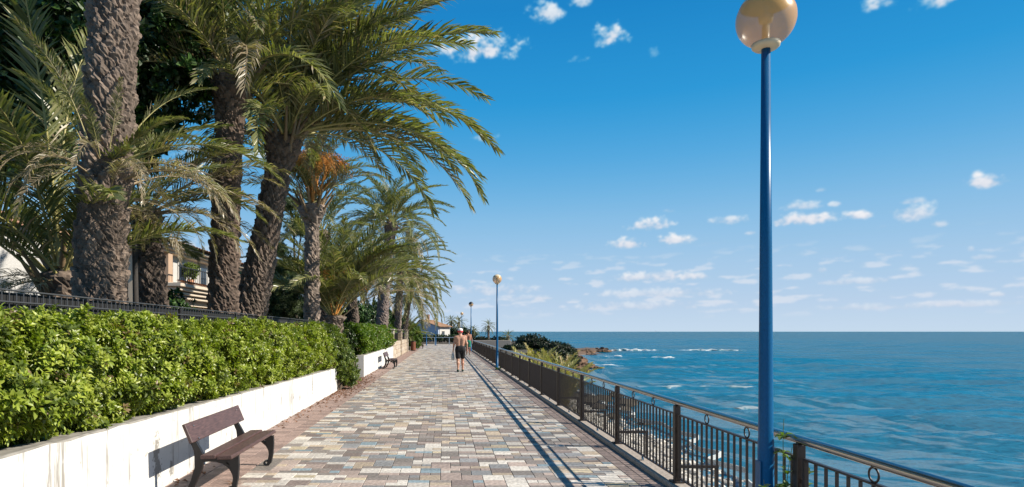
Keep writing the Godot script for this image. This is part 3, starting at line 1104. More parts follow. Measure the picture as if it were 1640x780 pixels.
func frond_mesh(seed_: int, e0: float, bend: float, dry: float, per_side := 84, bare := 0.16) -> ArrayMesh:
	# a frond one unit long: x outward, y up; rachis and two ranks of leaflets
	var r := RandomNumberGenerator.new()
	r.seed = seed_
	var seg := 14
	var pts := [Vector3.ZERO]
	var ang := []
	var side_bend := r.randf_range(-0.25, 0.25)
	var p := Vector3.ZERO
	var twist := r.randf_range(-0.35, 0.35)
	for i in seg:
		var t := (i + 0.5) / seg
		var e := deg_to_rad(e0 - bend * pow(t, 1.35))
		p += Vector3(cos(e) * cos(side_bend * t), sin(e), cos(e) * sin(side_bend * t)) / seg
		pts.append(p)
		ang.append(e)
	ang.append(deg_to_rad(e0 - bend))
	var wood := MB.new()
	var radii := []
	for i in seg + 1:
		radii.append(lerpf(0.0090, 0.0014, sqrt(float(i) / seg)))
	radii[0] = 0.013
	wood.col = Color(0.36, 0.32, 0.12).lerp(Color(0.30, 0.22, 0.13), dry)
	wood.tube(pts, radii, 5, false)
	var leaf := MB.new()
	var green := [Color(0.160, 0.178, 0.062), Color(0.21, 0.22, 0.088), Color(0.275, 0.268, 0.13), Color(0.13, 0.146, 0.060)]
	var tan := [Color(0.36, 0.29, 0.19), Color(0.29, 0.22, 0.14), Color(0.44, 0.37, 0.26), Color(0.24, 0.20, 0.12)]
	for side: float in [-1.0, 1.0]:
		for i in per_side:
			var t := bare + (1.0 - bare) * (i + r.randf_range(0.1, 0.9)) / per_side
			if dry > 0.5 and r.randf() < 0.22: continue
			var k := minf(t * seg, seg - 0.001)
			var j := int(k)
			var at: Vector3 = pts[j].lerp(pts[j + 1], k - j)
			var tan_dir: Vector3 = (pts[j + 1] - pts[j]).normalized()
			var e: float = ang[j]
			var up := Vector3(-sin(e), cos(e), 0.0)
			var s := tan_dir.cross(up).normalized() * side
			up = up.rotated(tan_dir, twist * t)
			s = s.rotated(tan_dir, twist * t)
			var prof := smoothstep(0.0, 0.25, (t - bare) / (1.0 - bare) + 0.06) * (1.0 - 0.62 * pow(maxf(0.0, t - 0.35) / 0.65, 1.5))
			var long := 0.150 * prof * r.randf_range(0.85, 1.12)
			var a := deg_to_rad(lerpf(62.0, 24.0, t) + r.randf_range(-7.0, 7.0))
			var d := deg_to_rad(lerpf(34.0, 14.0, t) + r.randf_range(-22.0, 22.0))
			var dir := (tan_dir * cos(a) + (s * cos(d) + up * sin(d)) * sin(a)).normalized()
			var sag := lerpf(0.34, 0.85, dry) * r.randf_range(0.4, 1.5)
			var dir2 := (dir + Vector3(0, -sag, 0)).normalized()
			var wide := (tan_dir - dir * tan_dir.dot(dir)).normalized().rotated(dir, r.randf_range(-0.8, 0.8)) * 0.0044 * r.randf_range(0.8, 1.15) * (1.0 - 0.35 * dry)
			var m := at + dir * long * 0.55
			var tip := m + dir2 * long * 0.5
			var c: Color = green[r.randi() % 4]
			if r.randf() < 0.06 or (dry > 0.2 and r.randf() < dry): c = tan[r.randi() % 4]
			leaf.col = c * r.randf_range(0.8, 1.25)
			leaf.tri(at - wide * 0.55, m - wide, m + wide)
			leaf.tri(at - wide * 0.55, m + wide, at + wide * 0.55)
			leaf.tri(m - wide, tip, m + wide)
	var out := leaf.mesh(M.frond)
	return wood.mesh(M.rachis, out)

func frond_of(e0: float, dry: float, k: int) -> ArrayMesh:
	var cls := int(round(e0 / 15.0))
	var dk := int(round(dry * 3.0))
	var key := "%d %d %d" % [cls, dk, k]
	if not fronds.has(key):
		var e := cls * 15.0
		var bend: float = clampf(58.0 + (90.0 - e) * 0.32, 30.0, 96.0) - (0.0 if k == 0 else 20.0 * (k - 1))
		if e < 0.0: bend = minf(bend, 88.0 + e)
		fronds[key] = frond_mesh(hash(key), e, maxf(bend, 8.0), dk / 3.0)
	return fronds[key]

func put_frond(palm: Node3D, at: Vector3, yaw: float, e0: float, long: float, dry := 0.0, k := -1) -> MeshInstance3D:
	if k < 0: k = rng.randi() % 3
	var b := Basis(Vector3.UP, deg_to_rad(yaw)) * Basis(Vector3.RIGHT, rng.randf_range(-0.2, 0.2))
	return part("frond" if dry < 0.5 else "dry_frond", frond_of(e0, dry, k), palm, at, b.scaled(Vector3.ONE * long))

func crown(palm: Node3D, at: Vector3, n: int, long: float, lowest: float, dry_share := 0.1, highest := 86.0) -> void:
	for i in n:
		var t := (i + 0.5) / n
		var e := lerpf(highest, lowest, pow(t, 0.85)) + rng.randf_range(-8.0, 8.0)
		var dry := 0.0
		if t > 1.0 - dry_share: dry = 1.0
		elif t > 0.65 and rng.randf() < 0.35: dry = 0.33
		put_frond(palm, at + Vector3(rng.randf_range(-0.1, 0.1), -0.35 * t, rng.randf_range(-0.1, 0.1)), i * 137.5 + rng.randf_range(-14, 14), e, long * rng.randf_range(0.82, 1.06) * (0.8 if t < 0.12 else 1.0), dry)

# trunk of old leaf bases set in spirals: path points, radius at foot and head
func trunk_mesh(pts: Array, r0: float, r1: float, cell: float, seed_: int, tone: Color, flare := 0.0) -> ArrayMesh:
	var r := RandomNumberGenerator.new()
	r.seed = seed_
	var f := FastNoiseLite.new()
	f.seed = seed_
	f.frequency = 3.0
	var curve := Curve3D.new()
	for p: Vector3 in pts: curve.add_point(p)
	for i in pts.size():
		var d: Vector3 = (pts[mini(i + 1, pts.size() - 1)] - pts[maxi(i - 1, 0)]) / 6.0
		curve.set_point_in(i, -d); curve.set_point_out(i, d)
	var len_ := curve.get_baked_length()
	var rows := maxi(8, int(len_ / cell))
	var sides := maxi(16, int(TAU * r0 / cell))
	var hr := 0.125
	var around := roundi(TAU * r0 / 0.17)
	var b := MB.new()
	var prev := []
	var prev_c := []
	for j in rows + 1:
		var h := len_ * j / rows
		var at := curve.sample_baked(h)
		var d := (curve.sample_baked(minf(h + 0.05, len_)) - curve.sample_baked(maxf(h - 0.05, 0.0))).normalized()
		var ax := (Vector3.RIGHT - d * d.x).normalized()
		var az := ax.cross(d)
		var t := h / len_
		var rad := lerpf(r0, r1, t) + flare * smoothstep(0.86, 0.97, t) * (1.0 - smoothstep(0.985, 1.0, t) * 0.6)
		rad *= 1.0 + 0.12 * exp(-h * 2.2)
		var line := []
		var tint := []
		for i in sides:
			var a := float(i) / sides
			var jig := 0.22 * f.get_noise_3d(cos(TAU * a) * 0.9, h * 1.1, sin(TAU * a) * 0.9)
			var p := a * around + h / (2.0 * hr) + jig
			var q := -a * around + h / (2.0 * hr) + 0.22 * f.get_noise_3d(cos(TAU * a) * 0.9, h * 1.1 + 30.0, sin(TAU * a) * 0.9)
			var fp := p - floorf(p)
			var fq := q - floorf(q)
			var id := hash(Vector2i(posmod(int(floorf(p)) - int(floorf(q)), around * 2), int(floorf(p)) + int(floorf(q)))) % 1000 / 1000.0
			var edge := maxf(absf(fp - 0.5), absf(fq - 0.5)) * 2.0
			var ver := (fp + fq) * 0.5
			var bump := (1.0 - pow(edge, 4.0)) * (0.35 + 0.85 * ver) * (0.4 + 1.3 * id)
			var out := rad + 0.062 * bump + 0.03 * f.get_noise_3d(cos(TAU * a) * 2.2, h * 3.4, sin(TAU * a) * 2.2) + 0.022 * f.get_noise_3d(cos(TAU * a) * 5.0, h * 9.0, sin(TAU * a) * 5.0) - 0.025
			var th := TAU * a
			line.append(at + (ax * cos(th) + az * sin(th)) * out + d * 0.03 * bump * id)
			tint.append(tone * (0.85 + 1.2 * id) * (1.0 + 0.3 * f.get_noise_3d(a * 20.0, h * 6.0, 5.0)))
		if j > 0:
			for i in sides:
				var l := (i + 1) % sides
				var o: Vector3 = line[i] - at
				b.col = tint[i]
				b.quad(prev[i], prev[l], line[l], line[i], o)
		prev = line
		prev_c = tint
	var top_at: Vector3 = curve.sample_baked(len_)
	for i in sides:
		b.tri(prev[i], prev[(i + 1) % sides], top_at + Vector3(0, 0.1, 0))
	return b.mesh(M.bark)

func stubs(palm: Node3D, at: Vector3, n: int, long: float, rad: float) -> void:
	# cut leaf stalks standing round the head of the trunk
	for i in n:
		var b := MB.new()
		var a := i * 2.4
		var tilt := rng.randf_range(0.25, 0.9)
		var d := Vector3(cos(a) * sin(tilt), cos(tilt), sin(a) * sin(tilt))
		var s := at + Vector3(cos(a), 0, sin(a)) * rad * 0.8 - Vector3(0, rng.randf_range(0.0, 0.5), 0)
		b.col = Color(0.26, 0.18, 0.10) * rng.randf_range(0.6, 1.3)
		b.tube([s, s + d * long * 0.5, s + d * long], [0.05, 0.035, 0.022], 5)
		part("leaf_stub", b.mesh(M.rachis), palm)

func fruit(palm: Node3D, at: Vector3, n: int, long: float, seed_: int, lean := 0.35) -> void:
	var r := RandomNumberGenerator.new()
	r.seed = seed_
	for i in n:
		var a := r.randf() * TAU
		var tilt := r.randf_range(0.1, lean + 0.25)
		var d := Vector3(cos(a) * sin(tilt), cos(tilt), sin(a) * sin(tilt))
		var b := MB.new()
		b.col = Color(0.50, 0.22, 0.05) * r.randf_range(0.8, 1.2)
		var tip := at + d * long
		b.tube([at, at + d * long * 0.6, tip], [0.03, 0.022, 0.015], 5, false)
		for k in 46:
			var q := tip + Vector3(r.randf_range(-0.1, 0.1), r.randf_range(-0.05, 0.1), r.randf_range(-0.1, 0.1))
			var w := (d * 0.5 + Vector3(r.randf_range(-1, 1), r.randf_range(-0.9, 0.6), r.randf_range(-1, 1))).normalized()
			var l := long * r.randf_range(0.2, 0.42)
			var e := q + w * l * 0.6
			var g := e + (w + Vector3(0, -0.9, 0)).normalized() * l * 0.5
			b.col = Color(0.66, 0.33, 0.08) * r.randf_range(0.7, 1.25)
			b.tube([q, e, g], [0.006, 0.005, 0.004], 3, false)
			for m in 4:
				var c := e.lerp(g, m / 3.0) + Vector3(r.randf_range(-0.02, 0.02), r.randf_range(-0.02, 0.02), r.randf_range(-0.02, 0.02))
				var z := 0.017
				b.tri(c + Vector3(z, 0, 0), c + Vector3(0, z, z), c + Vector3(-z, 0, 0))
				b.tri(c + Vector3(z, 0, 0), c + Vector3(0, -z, -z), c + Vector3(-z, 0, 0))
				b.tri(c + Vector3(0, 0, z), c + Vector3(0, z, -z), c + Vector3(0, -z, 0))
		part("fruit_stalk", b.mesh(M.rachis), palm)

func palm_at(label: String, foot: Vector3, path: Array, r0: float, r1: float, cell: float, flare := 0.0, tone := Color(0.155, 0.116, 0.090)) -> Node3D:
	var o := base("palm_tree", foot, label, "palm tree", "palms of the seaside gardens")
	part("trunk", trunk_mesh(path, r0, r1, cell, hash(label), tone, flare), o)
	return o

func palms() -> void:
	# ---- tall thick trunk close by, its head above the picture; suckers and dead skirt half way up
	var p := palm_at("thickest palm trunk, ringed half way up by shaggy dead leaves", Vector3(-4.6, 0.5, -8.3), [Vector3(0.0, 0, 0), Vector3(0.05, 2.5, 0), Vector3(0.18, 4.6, 0), Vector3(0.3, 9.9, 0)], 0.305, 0.27, 0.026, 0.12)
	crown(p, Vector3(0.3, 10.0, 0), 26, 3.4, 38.0, 0.0)
	for i in 15:
		put_frond(p, Vector3(0.12 + 0.3 * cos(i * 2.4), 3.6 + rng.randf_range(-0.3, 0.35), 0.34 * sin(i * 2.4)), -rad_to_deg(i * 2.4), rng.randf_range(30, 80), rng.randf_range(0.9, 1.5), 0.33 if i % 3 == 0 else 0.0, 2)
	for i in 24:
		put_frond(p, Vector3(0.1 + 0.34 * cos(i * 2.4), 3.05 + rng.randf_range(-0.2, 0.4), 0.36 * sin(i * 2.4)), -rad_to_deg(i * 2.4), rng.randf_range(0, 35), rng.randf_range(1.0, 1.75), 1.0, 0)
	put_frond(p, Vector3(0.3, 3.3, 0.2), 12.0, 28.0, 2.3, 0.0, 1)
	put_frond(p, Vector3(0.3, 3.2, 0.3), -8.0, 12.0, 2.0, 0.66, 1)
	# ---- low palm beside it
	p = palm_at("low stout palm beside the white round house, long upright fronds", Vector3(-5.65, 0.5, -9.2), [Vector3(0, 0, 0), Vector3(0, 1.0, 0), Vector3(0.03, 2.0, 0)], 0.24, 0.22, 0.035, 0.1)
	crown(p, Vector3(0.03, 2.05, 0), 24, 3.6, 38.0, 0.0, 80.0)
	put_frond(p, Vector3(0.0, 2.1, 0.1), 100.0, 88.0, 4.5, 0.0, 2)
	put_frond(p, Vector3(0.1, 2.1, 0.15), -60.0, 84.0, 4.3, 0.0, 2)
	stubs(p, Vector3(0, 2.1, 0), 7, 0.7, 0.22)
	for i in 5:
		put_frond(p, Vector3(0, 1.9, 0), 160.0 + i * 30.0, rng.randf_range(-10, 20), 1.8, 1.0, 0)
	# ---- leaning trunk, shade put into its darker bark tone, with dry arching fronds
	p = palm_at("dark leaning palm with bleached dry fronds arching over the fence", Vector3(-5.45, 0.5, -12.0), [Vector3(0.05, 0, 0), Vector3(-0.12, 1.5, 0), Vector3(-0.3, 3.5, 0)], 0.27, 0.21, 0.04, 0.08, Color(0.10, 0.075, 0.06))
	crown(p, Vector3(-0.3, 3.7, 0), 9, 2.6, 35.0, 0.0)
	for q: Array in [[8.0, 50.0, 2.8, 1.0], [-6.0, 34.0, 2.9, 1.0], [2.0, 20.0, 2.5, 1.0], [-20.0, 42.0, 2.8, 0.66], [25.0, 18.0, 2.5, 1.0], [14.0, 32.0, 3.0, 0.66], [-12.0, 10.0, 2.3, 1.0], [0.0, 40.0, 3.1, 0.66], [-38.0, 0.0, 1.6, 1.0], [-60.0, 10.0, 1.5, 1.0], [-30.0, -15.0, 1.4, 1.0], [40.0, -10.0, 1.5, 1.0], [-90.0, -10.0, 1.4, 1.0], [170.0, 10.0, 2.0, 1.0]]:
		put_frond(p, Vector3(-0.25, 3.35, 0.1), q[0], q[1], q[2], q[3])
	# ---- straight trunk whose head carries the high dark crown
	p = palm_at("tall straight palm with a dense dark crown next to the leaning palm", Vector3(-4.45, 0.5, -12.5), [Vector3(0.0, 0, 0), Vector3(0.05, 2.5, 0), Vector3(0.2, 6.2, 0)], 0.285, 0.24, 0.035, 0.13, Color(0.12, 0.085, 0.065))
	crown(p, Vector3(0.2, 6.35, 0), 46, 3.9, 8.0, 0.06)
	stubs(p, Vector3(0.2, 6.2, 0), 14, 0.8, 0.28)
	# ---- the leaning palm over the walk
	p = palm_at("leaning palm whose long fronds sweep far out over the promenade", Vector3(-4.35, 0.5, -13.6), [Vector3(0.0, 0, 0), Vector3(0.16, 1.6, 0), Vector3(0.62, 4.0, 0), Vector3(0.88, 5.4, 0)], 0.34, 0.23, 0.035, 0.14, Color(0.135, 0.10, 0.078))
	var h := Vector3(0.9, 5.6, 0)
	crown(p, h, 40, 3.9, 22.0, 0.0)
	for q: Array in [[4.0, 62.0, 4.9], [-10.0, 48.0, 5.0], [16.0, 50.0, 4.8], [-22.0, 52.0, 4.7], [2.0, 36.0, 5.0], [24.0, 33.0, 4.6], [-4.0, 22.0, 4.9], [-30.0, 46.0, 4.4], [12.0, 16.0, 4.7], [34.0, 14.0, 4.3], [-10.0, 30.0, 4.6], [8.0, 22.0, 4.5], [50.0, 30.0, 4.2], [-42.0, 58.0, 4.4], [-50.0, 58.0, 4.3], [40.0, 52.0, 4.6], [-66.0, 62.0, 3.9], [20.0, 68.0, 4.7], [-24.0, 66.0, 4.6], [-8.0, 74.0, 4.4], [6.0, 80.0, 5.2], [30.0, 76.0, 5.0], [-16.0, 60.0, 5.2], [10.0, 70.0, 5.3], [-34.0, 76.0, 4.9], [44.0, 64.0, 4.9], [-4.0, 56.0, 5.1]]:
		put_frond(p, h + Vector3(0.1, -0.15, 0), q[0], q[1], q[2], 0.33 if rng.randf() < 0.2 else 0.0)
	stubs(p, Vector3(0.88, 5.45, 0), 18, 0.9, 0.3)
	for i in 5:
		put_frond(p, h + Vector3(0.1, -0.4, 0), -60.0 + i * 34.0, rng.randf_range(-8, 15), 1.4, 1.0, 0)
	# ---- slim palm with orange fruit
	p = palm_at("slim straight palm carrying orange fruit stalks under its crown", Vector3(-4.25, 0.5, -20.0), [Vector3(0, 0, 0), Vector3(0.02, 2.5, 0), Vector3(0.03, 5.2, 0)], 0.255, 0.20, 0.05, 0.22, Color(0.20, 0.155, 0.125))
	crown(p, Vector3(0.03, 5.6, 0), 30, 2.9, 32.0, 0.0)
	stubs(p, Vector3(0.03, 5.3, 0), 22, 0.8, 0.34)
	fruit(p, Vector3(0.12, 5.25, 0.3), 14, 1.25, 3, 0.35)
	fruit(p, Vector3(0.3, 5.45, 0.3), 9, 1.1, 8, 0.5)
	# ---- another behind it
	p = palm_at("slender palm trunk close behind the fruiting palm", Vector3(-4.75, 0.5, -24.0), [Vector3(0, 0, 0), Vector3(0.06, 2.2, 0), Vector3(0.1, 5.0, 0)], 0.21, 0.18, 0.06, 0.1, Color(0.16, 0.12, 0.1))
	crown(p, Vector3(0.1, 5.1, 0), 24, 2.8, 0.0, 0.1)
	# ---- low fountain of fronds
	p = palm_at("short palm with a fountain of upright fronds and orange stalks", Vector3(-3.95, 0.5, -22.4), [Vector3(0, 0, 0), Vector3(0, 0.9, 0), Vector3(0.04, 1.7, 0)], 0.32, 0.28, 0.05, 0.1, Color(0.17, 0.13, 0.10))
	crown(p, Vector3(0.04, 1.85, 0), 44, 4.3, 42.0, 0.04)
	for i in 8:
		put_frond(p, Vector3(0.04, 1.8, 0.1), rng.randf_range(-60, 40), rng.randf_range(52, 76), rng.randf_range(3.7, 4.6))
	fruit(p, Vector3(0.05, 1.6, 0.25), 9, 1.5, 12, 0.3)
	# ---- dark trunk beyond the fountain palm
	p = palm_at("dark stout palm trunk standing over the second hedge", Vector3(-3.95, 0.5, -27.3), [Vector3(0.1, 0, 0), Vector3(0, 1.5, 0), Vector3(-0.15, 3.6, 0)], 0.24, 0.2, 0.06, 0.1, Color(0.10, 0.075, 0.06))
	crown(p, Vector3(-0.15, 3.8, 0), 28, 3.0, -5.0, 0.15)
	# ---- the farther group
	p = palm_at("tall curved palm rising highest beyond the second hedge", Vector3(-3.62, 0.5, -36.0), [Vector3(0, 0, 0), Vector3(0.1, 2.6, 0), Vector3(0.3, 5.0, 0), Vector3(0.62, 7.4, 0)], 0.35, 0.25, 0.07, 0.12, Color(0.17, 0.13, 0.115))
	crown(p, Vector3(0.62, 7.6, 0), 54, 3.9, -5.0, 0.08)
	p = palm_at("palm with a broad drooping crown beyond the stone wall pillars", Vector3(-3.35, 0.5, -44.5), [Vector3(0, 0, 0), Vector3(0.1, 2.6, 0), Vector3(0.3, 5.6, 0)], 0.24, 0.2, 0.08, 0.1, Color(0.17, 0.13, 0.115))
	crown(p, Vector3(0.35, 5.8, 0), 58, 4.5, -22.0, 0.12)
	p = palm_at("last palm of the row, fronds hanging low over the walk", Vector3(-3.3, 0.5, -51.5), [Vector3(0, 0, 0), Vector3(0.15, 2.2, 0), Vector3(0.5, 4.2, 0)], 0.24, 0.2, 0.08, 0.1, Color(0.17, 0.13, 0.115))
	crown(p, Vector3(0.55, 4.4, 0), 58, 4.0, -28.0, 0.12)
	p = palm_at("pale bare palm stem between two darker trunks", Vector3(-3.9, 0.5, -40.0), [Vector3(0, 0, 0), Vector3(0.1, 2.2, 0), Vector3(0.1, 4.6, 0)], 0.17, 0.15, 0.08, 0.05, Color(0.30, 0.25, 0.21))
	crown(p, Vector3(0.1, 4.8, 0), 26, 3.0, -10.0, 0.15)
	p = palm_at("young stemless palm at the far end of the stone wall", Vector3(-3.3, 0.5, -57.0), [Vector3(0, 0, 0), Vector3(0, 0.4, 0), Vector3(0, 0.8, 0)], 0.2, 0.2, 0.08)
	crown(p, Vector3(0, 0.9, 0), 26, 2.8, 10.0, 0.05)

# ---------------------------------------------------------------- houses behind the palms
func tiled(a: Vector3, b_: Vector3, c: Vector3, d: Vector3, n: int) -> ArrayMesh:
	# roof slope a-b (eave) to d-c (ridge) of half-round tiles in n columns
	var b := MB.new()
	var out := (b_ - a).cross(d - a).normalized()
	if out.y < 0.0: out = -out
	var steps := 8
	for i in n * 4:
		var t0 := float(i) / (n * 4)
		var t1 := float(i + 1) / (n * 4)
		var h0 := absf(sin(t0 * n * PI)) * 0.07
		var h1 := absf(sin(t1 * n * PI)) * 0.07
		if i % 4 == 3: h1 = 0.0
		for j in steps:
			var s0 := float(j) / steps
			var s1 := float(j + 1) / steps
			var lift := 0.03
			b.col = Color(0.50, 0.29, 0.17) * (0.75 + 0.5 * (hash(Vector2i(i / 4, j)) % 100 / 100.0))
			var p := a.lerp(b_, t0).lerp(d.lerp(c, t0), s0) + out * (h0 + lift)
			var q := a.lerp(b_, t1).lerp(d.lerp(c, t1), s0) + out * (h1 + lift)
			var r := a.lerp(b_, t1).lerp(d.lerp(c, t1), s1) + out * h1
			var s := a.lerp(b_, t0).lerp(d.lerp(c, t0), s1) + out * h0
			b.quad(p, q, r, s, out)
	b.quad(a, b_, c, d, -out)
	return b.mesh(M.tile)

func houses() -> void:
	# ---- cream villa with a balcony
	var h := base("villa", Vector3(-19.2, 0.5, -31.2), "two storey cream villa with moulded balcony seen between the palm trunks", "house")
	var b := MB.new()
	b.box(Vector3(0, 2.6, -10.0), Vector3(9.8, 5.3, 20.0))
	part("wall", b.mesh(M.cream), h)
	b = MB.new()
	for k in 4:
		b.box(Vector3(5.3 + 0.0, 3.52 - 0.2 * k, -10.15), Vector3(1.44 - 0.3 * k, 0.16 if k else 0.2, 20.1 - 0.3 * k), Basis(), 0.03)
	b.box(Vector3(5.05, 2.75, -10.2), Vector3(0.36, 0.4, 19.2))
	var bal := part("balcony", b.mesh(M.cream_trim), h)
	b = MB.new()
	b.box(Vector3(5.9, 4.45, -10.1), Vector3(0.045, 0.045, 20.0))
	b.box(Vector3(5.9, 3.72, -10.1), Vector3(0.035, 0.035, 20.0))
	part("rail", b.mesh(M.iron), bal)
	var rod := boxmesh(Vector3(0.022, 0.75, 0.022), M.iron)
	for i in 80:
		part("bar", rod, bal, Vector3(5.9, 4.08, -0.2 - 0.25 * i))
	part("edge_tiles", tiled(Vector3(6.05, 3.62, -0.1), Vector3(6.05, 3.62, -20.1), Vector3(5.75, 3.70, -20.1), Vector3(5.75, 3.70, -0.1), 60), bal)
	for z: float in [-0.35, -6.5, -13.0, -19.6]:
		b = MB.new()
		b.box(Vector3(5.55, 1.35, z), Vector3(0.5, 2.75, 0.5), Basis(), 0.03)
		part("porch_pillar", b.mesh(M.cream_trim), h)
	b = MB.new()
	b.box(Vector3(5.1, 4.4, -0.45), Vector3(0.5, 1.75, 0.5), Basis(), 0.02)
	part("corner_pillar", b.mesh(material(lin(0.42, 0.29, 0.20), 0.9)), h)
	var white := MB.new()
	white.box(Vector3(4.93, 4.35, -10.6), Vector3(0.08, 1.6, 18.0))
	part("upper_wall", white.mesh(M.stucco), h)
	for i in 6:
		var w := part("window", boxmesh(Vector3(0.1, 1.15, 1.0), M.stucco, 0.01), h, Vector3(4.99, 4.35, -2.6 - 3.0 * i))
		part("pane", boxmesh(Vector3(0.06, 1.0, 0.42), M.pane), w, Vector3(0.03, 0, -0.22))
		part("pane", boxmesh(Vector3(0.06, 1.0, 0.42), M.pane), w, Vector3(0.03, 0, 0.22))
	for i in 4:
		var w := part("porch_door", boxmesh(Vector3(0.1, 2.1, 1.3), M.cream_trim, 0.01), h, Vector3(4.93, 1.2, -3.2 - 4.6 * i))
		part("pane", boxmesh(Vector3(0.06, 1.8, 1.0), M.pane), w, Vector3(0.04, 0, 0))
	for i in 2:
		var w := part("window", boxmesh(Vector3(1.1, 1.2, 0.1), M.cream_trim, 0.01), h, Vector3(-2.6 + 3.6 * i, 4.2, 0.02))
		part("pane", boxmesh(Vector3(0.9, 1.0, 0.06), M.pane), w, Vector3(0, 0, 0.04))
	b = MB.new()
	for k in 3:
		b.box(Vector3(0.1, 5.2 + 0.13 * k, -10.0), Vector3(10.6 + 0.36 * k, 0.13, 20.6 + 0.36 * k), Basis(), 0.02)
	part("cornice", b.mesh(M.cream_trim), h)
	var roof := part("roof", tiled(Vector3(5.95, 5.58, 0.75), Vector3(5.95, 5.58, -20.7), Vector3(0, 7.1, -16.0), Vector3(0, 7.1, -5.0), 60), h)
	part("roof_slope", tiled(Vector3(-5.95, 5.58, 0.75), Vector3(5.95, 5.58, 0.75), Vector3(0, 7.1, -5.0), Vector3(0, 7.1, -5.0), 34), roof)
	part("roof_slope", tiled(Vector3(-5.95, 5.58, -20.7), Vector3(-5.95, 5.58, 0.75), Vector3(0, 7.1, -5.0), Vector3(0, 7.1, -16.0), 40), roof)
	# plant in a pot on the balcony
	var pot := base("potted_plant", Vector3(-13.75, 4.12, -33.9), "leafy plant in a pot on the villa balcony", "plant")
	b = MB.new()
	b.lathe([Vector2(0.0, 0.0), Vector2(0.14, 0.0), Vector2(0.2, 0.34), Vector2(0.17, 0.34), Vector2(0.0, 0.3)], 12)
	part("pot", b.mesh(material(lin(0.42, 0.2, 0.11), 0.8)), pot)
	blob(pot, "foliage", [[Vector3(0, 0.85, 0), Vector3(0.5, 0.55, 0.5)]], 240, 0.6, [Color(0.12, 0.2, 0.03), Color(0.2, 0.26, 0.06)], M.leaf)
	# ---- white round house and a tiled annexe
	h = base("round_house", Vector3(-13.3, 0.5, -17.0), "white rounded house wall with terracotta roof behind the low palm", "house")
	b = MB.new()
	b.lathe([Vector2(2.04, 0.0), Vector2(2.0, 3.95)], 40)
	part("wall", b.mesh(M.stucco), h)
	b = MB.new()
	for i in 44:
		for j in 5:
			var a0 := TAU * i / 44.0
			var a1 := TAU * (i + 0.5) / 44.0
			var a2 := TAU * (i + 1) / 44.0
			var r0 := 2.35 - 0.47 * j
			var r1 := 2.35 - 0.47 * (j + 1)
			var y0 := 3.90 + 0.2 * j + 0.03
			var y1 := 3.90 + 0.2 * (j + 1)
			b.col = Color(0.52, 0.28, 0.17) * (0.75 + 0.5 * (hash(Vector2i(i, j)) % 100 / 100.0))
			var m := Vector3(0, 0.06, 0)
			b.quad(Vector3(cos(a0) * r0, y0, sin(a0) * r0), Vector3(cos(a1) * r0, y0, sin(a1) * r0) + m, Vector3(cos(a1) * r1, y1, sin(a1) * r1) + m, Vector3(cos(a0) * r1, y1, sin(a0) * r1), Vector3.UP)
			b.quad(Vector3(cos(a1) * r0, y0, sin(a1) * r0) + m, Vector3(cos(a2) * r0, y0, sin(a2) * r0), Vector3(cos(a2) * r1, y1, sin(a2) * r1), Vector3(cos(a1) * r1, y1, sin(a1) * r1) + m, Vector3.UP)
	part("roof", b.mesh(M.tile), h)
	h = base("tiled_annexe", Vector3(-16.0, 0.5, -21.0), "low annexe with a sloping terracotta roof between the palm stems", "house")
	b = MB.new()
	b.box(Vector3(0, 1.1, -2.0), Vector3(4.6, 2.3, 5.0))
	part("wall", b.mesh(M.stucco), h)
	part("roof", tiled(Vector3(2.6, 2.25, 0.9), Vector3(2.6, 2.25, -4.9), Vector3(-2.4, 3.7, -4.9), Vector3(-2.4, 3.7, 0.9), 22), h)

# ---------------------------------------------------------------- leaves
func leaf_shape(b: MB, at: Vector3, dir: Vector3, up: Vector3, l: float, w: float, fold := 0.25, curl := 0.2) -> void:
	var s := dir.cross(up).normalized()
	var n := s.cross(dir).normalized()
	var a := at + dir * l * 0.45 + n * l * 0.05
	var t := at + dir * l - n * l * curl
	var e0 := a + s * w * 0.5 + n * w * fold
	var e1 := a - s * w * 0.5 + n * w * fold
	var m := at + dir * l * 0.78 - n * l * curl * 0.45
	var f0 := m + s * w * 0.42 + n * w * fold * 0.7
	var f1 := m - s * w * 0.42 + n * w * fold * 0.7
	b.tri(at, e0, a); b.tri(at, a, e1)
	b.tri(a, e0, f0); b.tri(a, f0, m)
	b.tri(a, m, f1); b.tri(a, f1, e1)
	b.tri(m, f0, t); b.tri(m, t, f1)

func rosette(seed_: int, n: int, l: float, w: float, spread_: float, m: Material) -> ArrayMesh:
	# whorl of leaves round a shoot that points along +y
	var r := RandomNumberGenerator.new()
	r.seed = seed_
	var b := MB.new()
	for i in n:
		var a := i * 2.4 + r.randf_range(-0.3, 0.3)
		var t := float(i) / n
		var lift := lerpf(0.15, spread_, t) + r.randf_range(-0.2, 0.2)
		var d := Vector3(cos(a) * cos(lift), sin(lift), sin(a) * cos(lift))
		var g := r.randf_range(0.75, 1.2)
		b.col = Color(g, g * r.randf_range(0.95, 1.05), g * r.randf_range(0.8, 1.1))
		leaf_shape(b, Vector3(0, (t - 0.6) * l * 0.8, 0), d, Vector3.UP, l * r.randf_range(0.75, 1.15) * (1.0 - 0.35 * t), w * r.randf_range(0.85, 1.15))
	return b.mesh(m)

